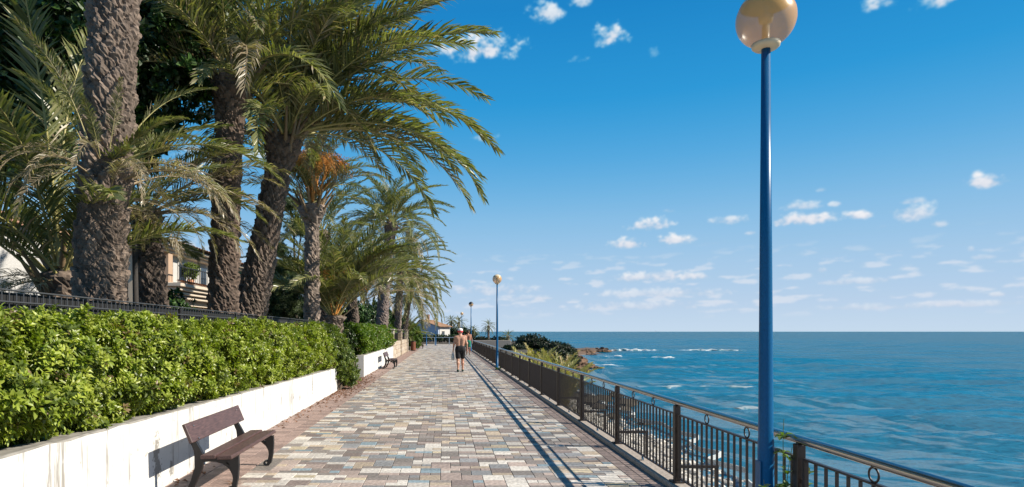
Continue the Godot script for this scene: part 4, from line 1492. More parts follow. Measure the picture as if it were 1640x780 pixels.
var clumps := {}
func clump_for(m: Material, k: int) -> ArrayMesh:
	var key := "%d %d" % [m.get_instance_id(), k]
	if not clumps.has(key):
		if m == M.needle:
			var b := MB.new()
			var r := RandomNumberGenerator.new()
			r.seed = 60 + k
			for i in 46:
				var d := Vector3(r.randf_range(-1, 1), r.randf_range(-0.25, 1.0), r.randf_range(-1, 1)).normalized()
				var s := d.cross(Vector3(r.randf_range(-1, 1), 1, r.randf_range(-1, 1))).normalized() * 0.008
				var g := r.randf_range(0.7, 1.25)
				b.col = Color(g, g, g)
				b.tri(-s, d * r.randf_range(0.12, 0.24), s)
			clumps[key] = b.mesh(m)
		else:
			clumps[key] = rosette(40 + k, 10, 0.20, 0.085, 1.3, m)
	return clumps[key]

# foliage filling ellipsoids [centre, radii] with leaf clumps, most of them near the surface
func blob(parent: Node3D, called: String, balls: Array, count: int, size: float, tones: Array, m: Material) -> void:
	var vol := 0.0
	for q: Array in balls: vol += pow(q[1].x * q[1].y * q[1].z, 0.667)
	for k in 2:
		var places := []
		var tints := []
		for q: Array in balls:
			var share := int(count * 0.5 * pow(q[1].x * q[1].y * q[1].z, 0.667) / vol)
			for i in share:
				var d := Vector3(rng.randfn(), rng.randfn(), rng.randfn()).normalized()
				var rad := pow(rng.randf(), 0.42) * (0.86 + 0.28 * terrain_noise.get_noise_3dv((d * 9.0 + q[0]) * 3.0) * 2.0)
				var at: Vector3 = q[0] + d * rad * q[1]
				var out := (d + Vector3(rng.randf_range(-0.7, 0.7), rng.randf_range(-0.2, 0.9), rng.randf_range(-0.7, 0.7))).normalized()
				var ax := out.cross(Vector3(rng.randf_range(-1, 1), 0.3, rng.randf_range(-1, 1))).normalized()
				var s := size * rng.randf_range(0.65, 1.25)
				places.append(Transform3D(Basis(ax * s, out * s, ax.cross(out) * s), at))
				tints.append(vary(tones[rng.randi() % tones.size()], 0.3))
		scatter(called, clump_for(m, k), places, tints, parent)

func limbs(parent: Node3D, foot: Vector3, fork: Vector3, tips: Array, r0: float, col: Color) -> void:
	var b := MB.new()
	b.col = col
	var mid := foot.lerp(fork, 0.5) + Vector3(0.06, 0, 0.04)
	b.tube([foot, mid, fork], [r0, r0 * 0.85, r0 * 0.72], 10)
	var t := part("trunk", b.mesh(M.bark), parent)
	for e: Vector3 in tips:
		b = MB.new()
		b.col = col
		var k := fork.lerp(e, 0.5) + Vector3(rng.randf_range(-0.2, 0.2), 0.15, rng.randf_range(-0.2, 0.2))
		b.tube([fork - Vector3(0, 0.1, 0), k, e], [r0 * 0.55, r0 * 0.36, r0 * 0.12], 7)
		for i in 3:
			var s := k.lerp(e, 0.3 * i)
			b.tube([s, s + (e - fork).normalized() * 0.4 + Vector3(rng.randf_range(-0.5, 0.5), rng.randf_range(0, 0.4), rng.randf_range(-0.5, 0.5))], [r0 * 0.2, 0.008], 5, false)
		part("limb", b.mesh(M.bark), t)

func tree(label: String, foot: Vector3, fork: Vector3, balls: Array, count: int, size: float, tones: Array, m: Material, r0: float, col := Color(0.22, 0.19, 0.16)) -> void:
	var o := base("pine_tree" if m == M.needle else "broadleaf_tree", foot, label, "tree", "trees behind the palms")
	var tips := []
	for q: Array in balls: tips.append(q[0])
	limbs(o, Vector3.ZERO, fork, tips, r0, col)
	blob(o, "crown", balls, count, size, tones, m)

func shrub(label: String, foot: Vector3, balls: Array, count: int, size: float, tones: Array, m: Material, group := "") -> Node3D:
	var o := base("shrub", foot, label, "shrub", group)
	var b := MB.new()
	b.col = Color(0.14, 0.1, 0.07)
	for q: Array in balls:
		b.tube([Vector3(q[0].x * 0.3, -0.1, q[0].z * 0.3), q[0] * 0.6, q[0]], [0.04, 0.03, 0.012], 5, false)
	part("stem", b.mesh(M.bark), o)
	blob(o, "foliage", balls, count, size, tones, m)
	return o

func trees() -> void:
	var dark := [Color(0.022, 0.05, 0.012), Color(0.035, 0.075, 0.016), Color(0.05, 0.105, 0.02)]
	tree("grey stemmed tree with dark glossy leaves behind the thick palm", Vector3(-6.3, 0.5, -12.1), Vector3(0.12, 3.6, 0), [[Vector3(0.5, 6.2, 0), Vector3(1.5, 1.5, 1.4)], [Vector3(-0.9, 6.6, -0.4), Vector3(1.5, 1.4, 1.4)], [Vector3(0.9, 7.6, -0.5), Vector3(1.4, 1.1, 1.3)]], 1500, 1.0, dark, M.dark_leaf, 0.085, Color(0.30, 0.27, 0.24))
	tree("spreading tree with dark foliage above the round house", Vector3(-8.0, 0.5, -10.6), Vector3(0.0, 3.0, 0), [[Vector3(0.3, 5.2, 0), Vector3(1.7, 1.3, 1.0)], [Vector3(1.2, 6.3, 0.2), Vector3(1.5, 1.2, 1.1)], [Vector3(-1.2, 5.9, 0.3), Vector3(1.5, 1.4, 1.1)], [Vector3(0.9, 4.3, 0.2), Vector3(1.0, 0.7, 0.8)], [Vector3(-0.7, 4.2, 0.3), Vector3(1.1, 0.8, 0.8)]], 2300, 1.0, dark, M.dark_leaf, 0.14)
	tree("thin dark stem with sparse leaves beside the grey stemmed tree", Vector3(-5.75, 0.5, -11.55), Vector3(0.02, 3.2, 0), [[Vector3(-0.3, 4.8, -0.3), Vector3(0.8, 0.8, 0.8)]], 260, 0.9, dark, M.dark_leaf, 0.06, Color(0.07, 0.06, 0.055))
	var pine := [Color(0.05, 0.085, 0.03), Color(0.08, 0.12, 0.035), Color(0.10, 0.135, 0.05)]
	tree("low bushy green pine between the leaning and the fruiting palm", Vector3(-6.7, 0.5, -25.5), Vector3(0, 1.2, 0), [[Vector3(0, 2.3, 0), Vector3(1.1, 0.7, 1.0)], [Vector3(0.5, 3.1, 0.1), Vector3(0.9, 0.5, 0.8)], [Vector3(-0.6, 3.0, 0), Vector3(0.8, 0.5, 0.8)], [Vector3(0.1, 3.7, 0), Vector3(0.6, 0.35, 0.6)]], 2400, 1.0, pine, M.needle, 0.12, Color(0.15, 0.11, 0.085))
	tree("tall sparse pine with bare grey stem rising behind the bushy pine", Vector3(-7.6, 0.5, -31.5), Vector3(0.1, 3.8, 0), [[Vector3(0.9, 4.6, 0), Vector3(0.8, 0.3, 0.7)], [Vector3(-0.9, 5.3, 0), Vector3(0.8, 0.35, 0.7)], [Vector3(0.4, 6.4, 0), Vector3(0.9, 0.45, 0.8)], [Vector3(-0.2, 7.6, 0), Vector3(0.7, 0.4, 0.7)]], 1100, 1.1, pine, M.needle, 0.13, Color(0.15, 0.11, 0.085))
	for q: Array in [[-5.6, -27.5, 1.3, "dark bush under the fountain palm"], [-5.2, -32.0, 1.5, "dark bush behind the second hedge"], [-4.9, -39.0, 1.6, "dark bush between the slim palm stems"], [-4.9, -47.5, 1.7, "dark bush behind the stone wall"], [-7.5, -56.0, 2.3, "large dark bush closing the far garden"], [-9.0, -40.0, 2.4, "broad dark bush behind the curved palm"], [-9.5, -20.0, 1.4, "low dark bush beside the villa"]]:
		var s: float = q[2]
		shrub(q[3], Vector3(q[0], 0.5, q[1]), [[Vector3(0, s * 0.8, 0), Vector3(s, s * 0.8, s)], [Vector3(s * 0.5, s * 1.3, 0), Vector3(s * 0.6, s * 0.5, s * 0.6)]], int(420 * s), 1.1, dark, M.dark_leaf, "dark bushes between the palms")

# ---------------------------------------------------------------- hedges
func hedge(label: String, x_front: float, depth: float, d0: float, d1: float, y_low: Callable, y_top: float, count: int, size: float, tones: Array) -> Node3D:
	var o := base("hedge", Vector3(x_front, 0, 0), label, "hedge")
	var f := FastNoiseLite.new()
	f.seed = 23
	f.frequency = 1.0
	f.fractal_octaves = 3
	var shapes := [rosette(1, 11, 0.085, 0.024, 1.3, M.leaf), rosette(2, 9, 0.078, 0.022, 1.1, M.leaf), rosette(3, 12, 0.09, 0.025, 1.4, M.leaf)]
	for k in 3:
		var places := []
		var tints := []
		for i in count / 3:
			var d := rng.randf_range(d0, d1)
			var low: float = y_low.call(d)
			var t := rng.randf()
			var in_ := pow(rng.randf(), 1.6) * 0.34
			var at := Vector3.ZERO
			var out := Vector3.ZERO
			var high := y_top + 0.14 * f.get_noise_2d(d * 0.9, 1.0) + 0.12 * f.get_noise_2d(d * 4.0, 5.0)
			if t < 0.74:   # sea-side face
				var h := rng.randf()
				var bulge := 0.16 * sin(PI * clampf(h * 0.9 + 0.1, 0, 1)) + 0.30 * f.get_noise_2d(d * 1.3, h * 1.9) + 0.12 * f.get_noise_2d(d * 4.0, h * 5.0)
				var lean := -0.22 * h * h
				at = Vector3(-0.27 + 0.13 * smoothstep(0.0, 0.35, h) + bulge + lean - in_, lerpf(low, high, h), -d)
				out = Vector3(1.0, 0.25 + 0.5 * h, 0)
			else:          # top
				var g := rng.randf()
				at = Vector3(-0.25 - g * (depth - 0.25), high + 0.07 * f.get_noise_2d(d * 3.0, g * 6.0) - in_ * 0.8, -d)
				out = Vector3(0.3, 1.0, 0)
			out = (out.normalized() + Vector3(rng.randf_range(-0.6, 0.6), rng.randf_range(-0.35, 0.7), rng.randf_range(-0.7, 0.7))).normalized()
			var ax := out.cross(Vector3(rng.randf_range(-1, 1), 0.2, rng.randf_range(-1, 1))).normalized()
			var s := size * rng.randf_range(0.75, 1.3)
			places.append(Transform3D(Basis(ax * s, out * s, ax.cross(out) * s), at))
			var tone: Color = tones[rng.randi() % tones.size()]
			tone = tone.lerp(Color(0.27, 0.33, 0.04), clampf(f.get_noise_2d(d * 0.7, at.y * 1.3 + 20.0) * 0.8, 0.0, 0.5))
			if rng.randf() < 0.035: tone = Color(0.24, 0.17, 0.09)
			tints.append(vary(tone, 0.25))
		scatter("foliage", shapes[k], places, tints, o)
	# woody stems inside
	var b := MB.new()
	b.col = Color(0.16, 0.12, 0.09)
	for i in int((d1 - d0) * 5.0):
		var d := rng.randf_range(d0, d1)
		var s := Vector3(rng.randf_range(-depth * 0.7, -0.5), 0.55, -d)
		var m := s + Vector3(rng.randf_range(-0.1, 0.25), 0.6, rng.randf_range(-0.2, 0.2))
		b.tube([s, m, m + Vector3(rng.randf_range(-0.15, 0.2), y_top - 1.25, rng.randf_range(-0.25, 0.25))], [0.018, 0.012, 0.005], 5, false)
	part("stems", b.mesh(M.bark), o).set_meta("kind", "stuff")
	return o

func hedges() -> void:
	var bright := [Color(0.29, 0.36, 0.047), Color(0.175, 0.235, 0.032), Color(0.42, 0.47, 0.088), Color(0.11, 0.15, 0.027), Color(0.28, 0.34, 0.048), Color(0.36, 0.41, 0.065)]
	var wall_y := func(d: float) -> float: return 0.80 - 0.0122 * d
	hedge("long bright green hedge on top of the first white wall", -2.98, 0.95, 2.6, 17.0, wall_y, 1.75, 22000, 0.92, bright)
	shrub("green shrub spilling over the end of the first white wall", Vector3(-3.0, 0.0, -17.3), [[Vector3(-0.2, 1.3, 0), Vector3(0.55, 0.6, 0.9)], [Vector3(0.1, 0.8, -0.3), Vector3(0.45, 0.6, 0.7)], [Vector3(0.2, 0.4, -0.6), Vector3(0.38, 0.38, 0.55)], [Vector3(-0.7, 1.5, -1.0), Vector3(0.6, 0.5, 0.9)]], 2600, 0.42, [Color(0.14, 0.19, 0.04), Color(0.09, 0.135, 0.03), Color(0.20, 0.25, 0.055)], M.leaf)
	hedge("fresh green hedge on top of the second white wall", -2.92, 1.2, 23.2, 35.2, func(_d: float) -> float: return 0.78, 1.86, 9000, 1.35, [Color(0.12, 0.21, 0.02), Color(0.08, 0.15, 0.02), Color(0.16, 0.24, 0.03)])
	shrub("dark climber hanging at the start of the second hedge", Vector3(-3.5, 0.5, -23.0), [[Vector3(-0.2, 0.9, 0), Vector3(0.55, 0.6, 0.5)], [Vector3(-0.6, 0.5, 0.4), Vector3(0.5, 0.5, 0.6)]], 900, 0.55, [Color(0.05, 0.09, 0.02), Color(0.03, 0.06, 0.015)], M.leaf)
	hedge("clipped hedge showing above the stone wall bars", -3.35, 0.8, 36.2, 52.0, func(_d: float) -> float: return 1.0, 1.98, 5000, 1.7, [Color(0.12, 0.2, 0.03), Color(0.08, 0.14, 0.02)])
	shrub("pale green shrub overhanging the walk past the stone wall", Vector3(-2.75, 0.0, -57.5), [[Vector3(0, 1.2, 0), Vector3(0.8, 0.9, 1.6)], [Vector3(0.1, 0.6, 1.0), Vector3(0.6, 0.6, 1.0)], [Vector3(-0.3, 2.0, -0.5), Vector3(0.7, 0.6, 1.2)]], 1500, 0.8, [Color(0.15, 0.22, 0.04), Color(0.1, 0.17, 0.03)], M.leaf)

# ---------------------------------------------------------------- lamps
func lamp(at: Vector3, tall: float, label: String, dark_cap: bool, sides := 28) -> Node3D:
	var o := base("street_lamp", at, label, "street lamp", "globe lamps along the promenade")
	var b := MB.new()
	var neck := tall - 0.2
	b.lathe([Vector2(0.11, 0.0), Vector2(0.11, 0.018), Vector2(0.056, 0.02), Vector2(0.0540, 0.86), Vector2(0.0500, 0.88), Vector2(0.041, neck * 0.6), Vector2(0.030, neck), Vector2(0.0, neck)], sides)
	part("pole", b.mesh(M.blue_paint), o)
	b = MB.new()
	b.box(Vector3(-0.054, 0.55, 0.0), Vector3(0.01, 0.34, 0.075), Basis(), 0.003)
	for s: float in [-1.0, 1.0]:
		b.lathe([Vector2(0, 0.036), Vector2(0.012, 0.034), Vector2(0.014, 0.016)], 6, Vector3(0.085 * s, 0, 0.0))
		b.lathe([Vector2(0, 0.036), Vector2(0.012, 0.034), Vector2(0.014, 0.016)], 6, Vector3(0.0, 0, 0.085 * s))
	part("service_hatch", b.mesh(M.blue_paint), o)
	var c := Vector3(0, tall, 0)
	var rad := 0.2
	var cream := material(lin(0.62, 0.50, 0.33), 0.42)
	b = MB.new()
	b.lathe([Vector2(0.0, -0.215), Vector2(0.075, -0.215), Vector2(0.092, -0.2), Vector2(0.096, -0.176), Vector2(0.0, -0.17)], sides, c)
	part("collar", b.mesh(cream), o)
	var low := []
	var split := 0.56 if not dark_cap else 0.05
	for i in 15:
		var th := lerpf(-1.08, split, i / 14.0)
		low.append(Vector2(cos(th), sin(th)) * rad)
	b = MB.new()
	b.lathe(low, sides, c)
	var haze := material(Color(0.86, 0.66, 0.38, 0.62), 0.3)
	haze.transparency = BaseMaterial3D.TRANSPARENCY_ALPHA
	part("globe", b.mesh(haze), o)
	var up := []
	for i in 11:
		var th := lerpf(split, PI * 0.5, i / 10.0)
		up.append(Vector2(cos(th), sin(th)) * (rad + 0.003))
	up[0].y -= 0.004
	b = MB.new()
	b.lathe(up, sides, c)
	part("cap", b.mesh(material(lin(0.03, 0.03, 0.032), 0.4) if dark_cap else cream), o)
	b = MB.new()
	b.lathe([Vector2(0.026, -0.17), Vector2(0.026, -0.05), Vector2(0.012, -0.045), Vector2(0.012, 0.09)], 12, c)
	b.lathe([Vector2(0.0, -0.05), Vector2(0.045, -0.02), Vector2(0.05, 0.02), Vector2(0.0, 0.07)], 14, c)
	part("bulb", b.mesh(material(lin(0.6, 0.57, 0.5), 0.3)), o)
	return o

func lamps() -> void:
	lamp(Vector3(2.32, 0.0, -4.50), 3.90, "blue lamp post with smoky cream globe beside the climbing weed", false, 40)
	lamp(Vector3(2.30, 0.0, -27.0), 3.92, "blue lamp post with a cream globe and a low weed at its foot", false)
	lamp(Vector3(2.30, 0.0, -53.0), 3.98, "blue lamp post with a black capped globe behind the two walkers", true)
	lamp(Vector3(2.30, 0.0, -80.0), 3.95, "blue lamp post with a white globe beyond the end railing", false)
	lamp(Vector3(-2.08, 0.0, -74.2), 3.0, "blue post by the pale shrub at the end of the walk", false)
	lamp(Vector3(-0.98, 0.0, -74.6), 3.15, "blue post standing before the grey house gable", false)

# ---------------------------------------------------------------- benches
func bench(at: Vector3, label: String) -> void:
	# x forward to the sea, y up, z along; the middle of the seat's back edge at the origin
	var o := base("bench", at, label, "bench", "benches along the white walls")
	var half := 0.81
	for i in 2:
		var b := MB.new()
		b.box(Vector3.ZERO, Vector3(0.15, 0.038, half * 2.0), Basis(), 0.006)
		part("seat_slat", b.mesh(M.bench_wood), o, Vector3(0.09 + 0.165 * i, 0.40 - 0.006 * i, 0), Basis(Vector3(0, 0, 1), 0.03))
	var b := MB.new()
	b.box(Vector3.ZERO, Vector3(0.036, 0.205, half * 2.0), Basis(), 0.006)
	part("backrest", b.mesh(M.bench_wood), o, Vector3(-0.115, 0.63, 0), Basis(Vector3(0, 0, 1), 0.40))
	for s: float in [-1.0, 1.0]:
		b = MB.new()
		b.ribbon([Vector2(-0.18, 0.70), Vector2(-0.125, 0.55), Vector2(-0.075, 0.45), Vector2(-0.05, 0.38), Vector2(-0.06, 0.26), Vector2(-0.11, 0.12), Vector2(-0.17, 0.0)], [0.035, 0.05, 0.065, 0.095, 0.075, 0.055, 0.05], 0.045)
		b.ribbon([Vector2(-0.08, 0.352), Vector2(0.06, 0.352), Vector2(0.18, 0.348), Vector2(0.32, 0.345)], [0.075, 0.05, 0.05, 0.06], 0.043)
		b.ribbon([Vector2(0.29, 0.36), Vector2(0.315, 0.27), Vector2(0.318, 0.15), Vector2(0.30, 0.05), Vector2(0.275, 0.012)], [0.12, 0.075, 0.05, 0.045, 0.03], 0.045)
		b.ribbon([Vector2(0.12, 0.335), Vector2(0.20, 0.315), Vector2(0.27, 0.26), Vector2(0.30, 0.2)], [0.02, 0.03, 0.035, 0.03], 0.038)
		var curl := []
		var rr := []
		for i in 9:
			var a := -PI * 0.5 + PI * 1.4 * i / 8.0
			curl.append(Vector2(0.262 - 0.028 * cos(a), 0.036 + 0.028 * sin(a)))
			rr.append(0.018)
		b.ribbon(curl, rr, 0.042)
		b.ribbon([Vector2(-0.2, 0.01), Vector2(-0.13, 0.01)], [0.02, 0.02], 0.05)
		var leg := part("leg", b.mesh(M.cast), o, Vector3(0, 0, s * (half - 0.16)))
		var bolt := MB.new()
		for q: Vector2 in [Vector2(-0.155, 0.69), Vector2(-0.10, 0.565)]:
			bolt.box(Vector3(q.x + 0.04, q.y, 0), Vector3(0.01, 0.016, 0.016), Basis(Vector3(0, 0, 1), 0.4), 0.003)
		part("bolt", bolt.mesh(M.steel), leg)

func benches() -> void:
	bench(Vector3(-2.44, 0.0, -7.02), "brown two slat bench with black iron legs at the first stained wall")
	bench(Vector3(-2.5, 0.0, -28.2), "dark bench standing against the second white wall")
	bench(Vector3(-2.35, 0.0, -60.5), "dark bench in front of the pale overhanging shrub")

# ---------------------------------------------------------------- headland and what grows there
func headland() -> void:
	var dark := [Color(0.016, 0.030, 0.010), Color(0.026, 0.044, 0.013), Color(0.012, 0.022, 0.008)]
	for q: Array in [[10.4, 74.0, 2.6, 1.3, "large round dark bush on the headland by the low palm"], [12.6, 71.0, 2.1, 0.5, "dark bush leaning over the orange rocks"], [11.3, 66.0, 2.2, -0.1, "low dark bush below the larger two"], [14.4, 74.0, 1.5, 0.2, "small dark bush on the seaward brow"], [8.0, 71.0, 1.7, 0.25, "dark bush inland of the round one"], [9.2, 61.0, 2.4, -0.3, "sprawling dark bush on the slope behind the reeds"], [12.9, 67.0, 1.7, -0.5, "dark bush just above the boulders"], [6.0, 52.0, 1.3, -0.2, "brownish scrub outside the railing"], [4.6, 44.0, 1.0, -0.35, "low scrub against the railing foot"]]:
		var s: float = q[2]
		var y := land_y(q[0], q[1])
		var up: float = maxf(float(q[3]) - y, 0.6)
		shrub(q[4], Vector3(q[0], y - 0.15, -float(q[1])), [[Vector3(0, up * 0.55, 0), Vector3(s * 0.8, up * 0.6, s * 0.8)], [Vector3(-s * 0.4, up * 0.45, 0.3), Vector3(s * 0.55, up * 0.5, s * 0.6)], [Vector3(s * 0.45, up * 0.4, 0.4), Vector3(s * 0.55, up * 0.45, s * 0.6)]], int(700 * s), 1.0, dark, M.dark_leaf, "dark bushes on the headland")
	# tufts of tall pale reed leaves outside the railing
	for q: Array in [[3.9, 24.5, 2.5], [4.6, 27.0, 2.9], [5.4, 28.5, 2.7], [4.2, 30.5, 2.6], [6.0, 31.0, 2.6], [3.6, 21.0, 1.6], [5.2, 34.0, 2.4]]:
		var y := land_y(q[0], q[1])
		var o := base("reed_plant", Vector3(q[0], y - 0.05, -float(q[1])), "tall tuft of pale yellow green blades growing outside the railing", "plant", "reed tufts below the railing")
		var want: float = float(q[2])
		for i in 16:
			put_frond(o, Vector3(rng.randf_range(-0.2, 0.2), 0, rng.randf_range(-0.2, 0.2)), rng.randf() * 360.0, rng.randf_range(62, 88), want * rng.randf_range(0.75, 1.1), 0.33 if i % 4 == 0 else 0.0, 2).material_override = M.reed
	# headland palms
	for q: Array in [[9.4, 92.0, 1.05, 1.45, "little palm alone on the terrace before the horizon"], [7.9, 111.0, 2.75, 1.7, "palm with a round dark head beyond the terrace wall"], [3.0, 126.0, 3.6, 2.4, "dark bushy palm behind the walkers' heads"], [1.5, 128.0, 3.9, 2.0, "dark palm beside the grey house"], [5.6, 118.0, 2.0, 1.7, "squat dark palm in the clump past the end railing"]]:
		var y := land_y(maxf(q[0], 2.7), q[1]) if float(q[0]) > 2.6 else -0.1
		var o := palm_at(q[4], Vector3(q[0], y - 0.1, -float(q[1])), [Vector3.ZERO, Vector3(0, (float(q[2]) - y) * 0.5, 0), Vector3(0.02, float(q[2]) - y, 0)], 0.22, 0.18, 0.12, 0.08)
		crown(o, Vector3(0, float(q[2]) - y + 0.1, 0), 30, q[3], -35.0, 0.05)
	# terrace wall and low hedge on the headland
	var b := MB.new()
	b.box(Vector3(0, 0.0, 0), Vector3(6.0, 1.3, 0.35), Basis(), 0.03)
	top("terrace_wall", b.mesh(M.kerb), "low beige terrace wall beyond the railing", "wall", "", Vector3(6.2, -0.2, -86.0))
	b = MB.new()
	b.box(Vector3(0, 0.0, 0), Vector3(5.2, 0.9, 0.3), Basis(), 0.03)
	top("terrace_wall", b.mesh(M.kerb), "farther low wall behind the lone little palm", "wall", "", Vector3(10.2, -0.35, -101.0))
	shrub("clipped dark hedge row along the terrace edge", Vector3(7.2, -0.4, -97.0), [[Vector3(-1.6, 0.8, 0), Vector3(1.5, 0.5, 0.6)], [Vector3(1.2, 0.8, 0), Vector3(1.6, 0.5, 0.6)]], 700, 1.1, dark, M.dark_leaf)

# ---------------------------------------------------------------- the far end of the walk
func far_end() -> void:
	var b := MB.new()
	b.box(Vector3(-97.2, -0.35, -150.0), Vector3(199.6, 0.6, 136.0))
	structure("far_ground", b.mesh(M.soil), "level ground past the end of the promenade", "ground")
	var o := base("end_railing", Vector3(0, 0, -75.6), "grey railing across the far end of the promenade", "railing")
	var pale := material(lin(0.30, 0.36, 0.42), 0.4)
	b = MB.new()
	b.box(Vector3(-0.25, 0.93, 0), Vector3(5.4, 0.06, 0.06), Basis(), 0.01)
	part("handrail", b.mesh(pale), o)
	b = MB.new()
	b.box(Vector3(-0.25, 0.16, 0), Vector3(5.4, 0.04, 0.04))
	part("bottom_bar", b.mesh(M.rail_paint), o)
	var rod := boxmesh(Vector3(0.025, 0.8, 0.025), M.rail_paint)
	for i in 42:
		part("baluster", rod, o, Vector3(-2.88 + 0.128 * i, 0.53, 0))
	for i in 4:
		part("post", boxmesh(Vector3(0.08, 1.0, 0.08), pale, 0.01), o, Vector3(-2.9 + 1.77 * i, 0.47, 0))
	# house past the railing: shade painted into its blue-grey walls, sunlit side white
	var h := base("shade_grey_house", Vector3(-1.0, -0.1, -112.0), "single storey house, shade painted into its grey walls, with tiled roof and chimney past the end railing", "house", "", deg_to_rad(-24.0))
	b = MB.new()
	b.box(Vector3(-1.2, 1.35, 0), Vector3(4.6, 2.7, 5.0))
	part("wall", b.mesh(material(lin(0.36, 0.42, 0.52), 0.9)), h)  # wall shade is put into this blue-grey colour
	b = MB.new()
	b.box(Vector3(1.13, 1.35, -0.2), Vector3(0.12, 2.6, 4.5))
	part("white_wall", b.mesh(M.stucco), h)
	var w := part("window", boxmesh(Vector3(0.08, 1.0, 1.2), M.cream_trim, 0.01), h, Vector3(1.2, 1.4, 0.6))
	part("pane", boxmesh(Vector3(0.05, 0.85, 0.5), M.pane), w, Vector3(0.03, 0, -0.28))
	part("pane", boxmesh(Vector3(0.05, 0.85, 0.5), M.pane), w, Vector3(0.03, 0, 0.28))
	b = MB.new()
	b.tri(Vector3(1.1, 2.7, 2.5), Vector3(-3.5, 2.7, 2.5), Vector3(-2.4, 3.75, 2.5))
	b.tri(Vector3(1.1, 2.7, -2.5), Vector3(-2.4, 3.75, -2.5), Vector3(-3.5, 2.7, -2.5))
	part("gable", b.mesh(material(lin(0.36, 0.42, 0.52), 0.9)), h)  # gable carries the same painted-in shade as the walls
	var roof := part("roof", tiled(Vector3(1.7, 2.56, 2.8), Vector3(1.7, 2.56, -2.8), Vector3(-2.4, 3.85, -2.8), Vector3(-2.4, 3.85, 2.8), 18), h)
	part("roof_slope", tiled(Vector3(-3.8, 2.5, -2.8), Vector3(-3.8, 2.5, 2.8), Vector3(-2.4, 3.85, 2.8), Vector3(-2.4, 3.85, -2.8), 18), roof)
	b = MB.new()
	b.box(Vector3(-1.7, 4.15, 0.8), Vector3(0.5, 1.1, 0.5), Basis(), 0.02)
	b.box(Vector3(-1.7, 4.74, 0.8), Vector3(0.62, 0.12, 0.62), Basis(), 0.02)
	part("chimney", b.mesh(material(lin(0.35, 0.17, 0.11), 0.9, M.grain)), roof)
	var dark := [Color(0.025, 0.05, 0.014), Color(0.04, 0.075, 0.02)]
	shrub("dark clipped hedge under the grey house wall", Vector3(-1.8, -0.1, -96.0), [[Vector3(-1.4, 0.7, 0), Vector3(1.5, 0.7, 0.6)], [Vector3(1.0, 0.7, 0), Vector3(1.5, 0.65, 0.6)], [Vector3(3.0, 0.7, 0), Vector3(1.2, 0.7, 0.6)]], 900, 1.1, dark, M.dark_leaf)
	shrub("dark tree clump between the grey house and the lamps", Vector3(3.6, -0.2, -120.0), [[Vector3(0, 1.4, 0), Vector3(1.5, 1.5, 1.2)], [Vector3(1.6, 1.2, 0), Vector3(1.2, 1.3, 1.0)], [Vector3(-1.6, 1.5, 0), Vector3(1.2, 1.4, 1.0)]], 1200, 1.3, dark, M.dark_leaf)
	shrub("dark shrub beside the grey house gable", Vector3(-4.4, -0.1, -88.0), [[Vector3(0, 1.5, 0), Vector3(1.3, 1.6, 1.2)], [Vector3(-1.2, 2.2, 0), Vector3(1.2, 1.6, 1.2)]], 1000, 1.2, dark, M.dark_leaf)

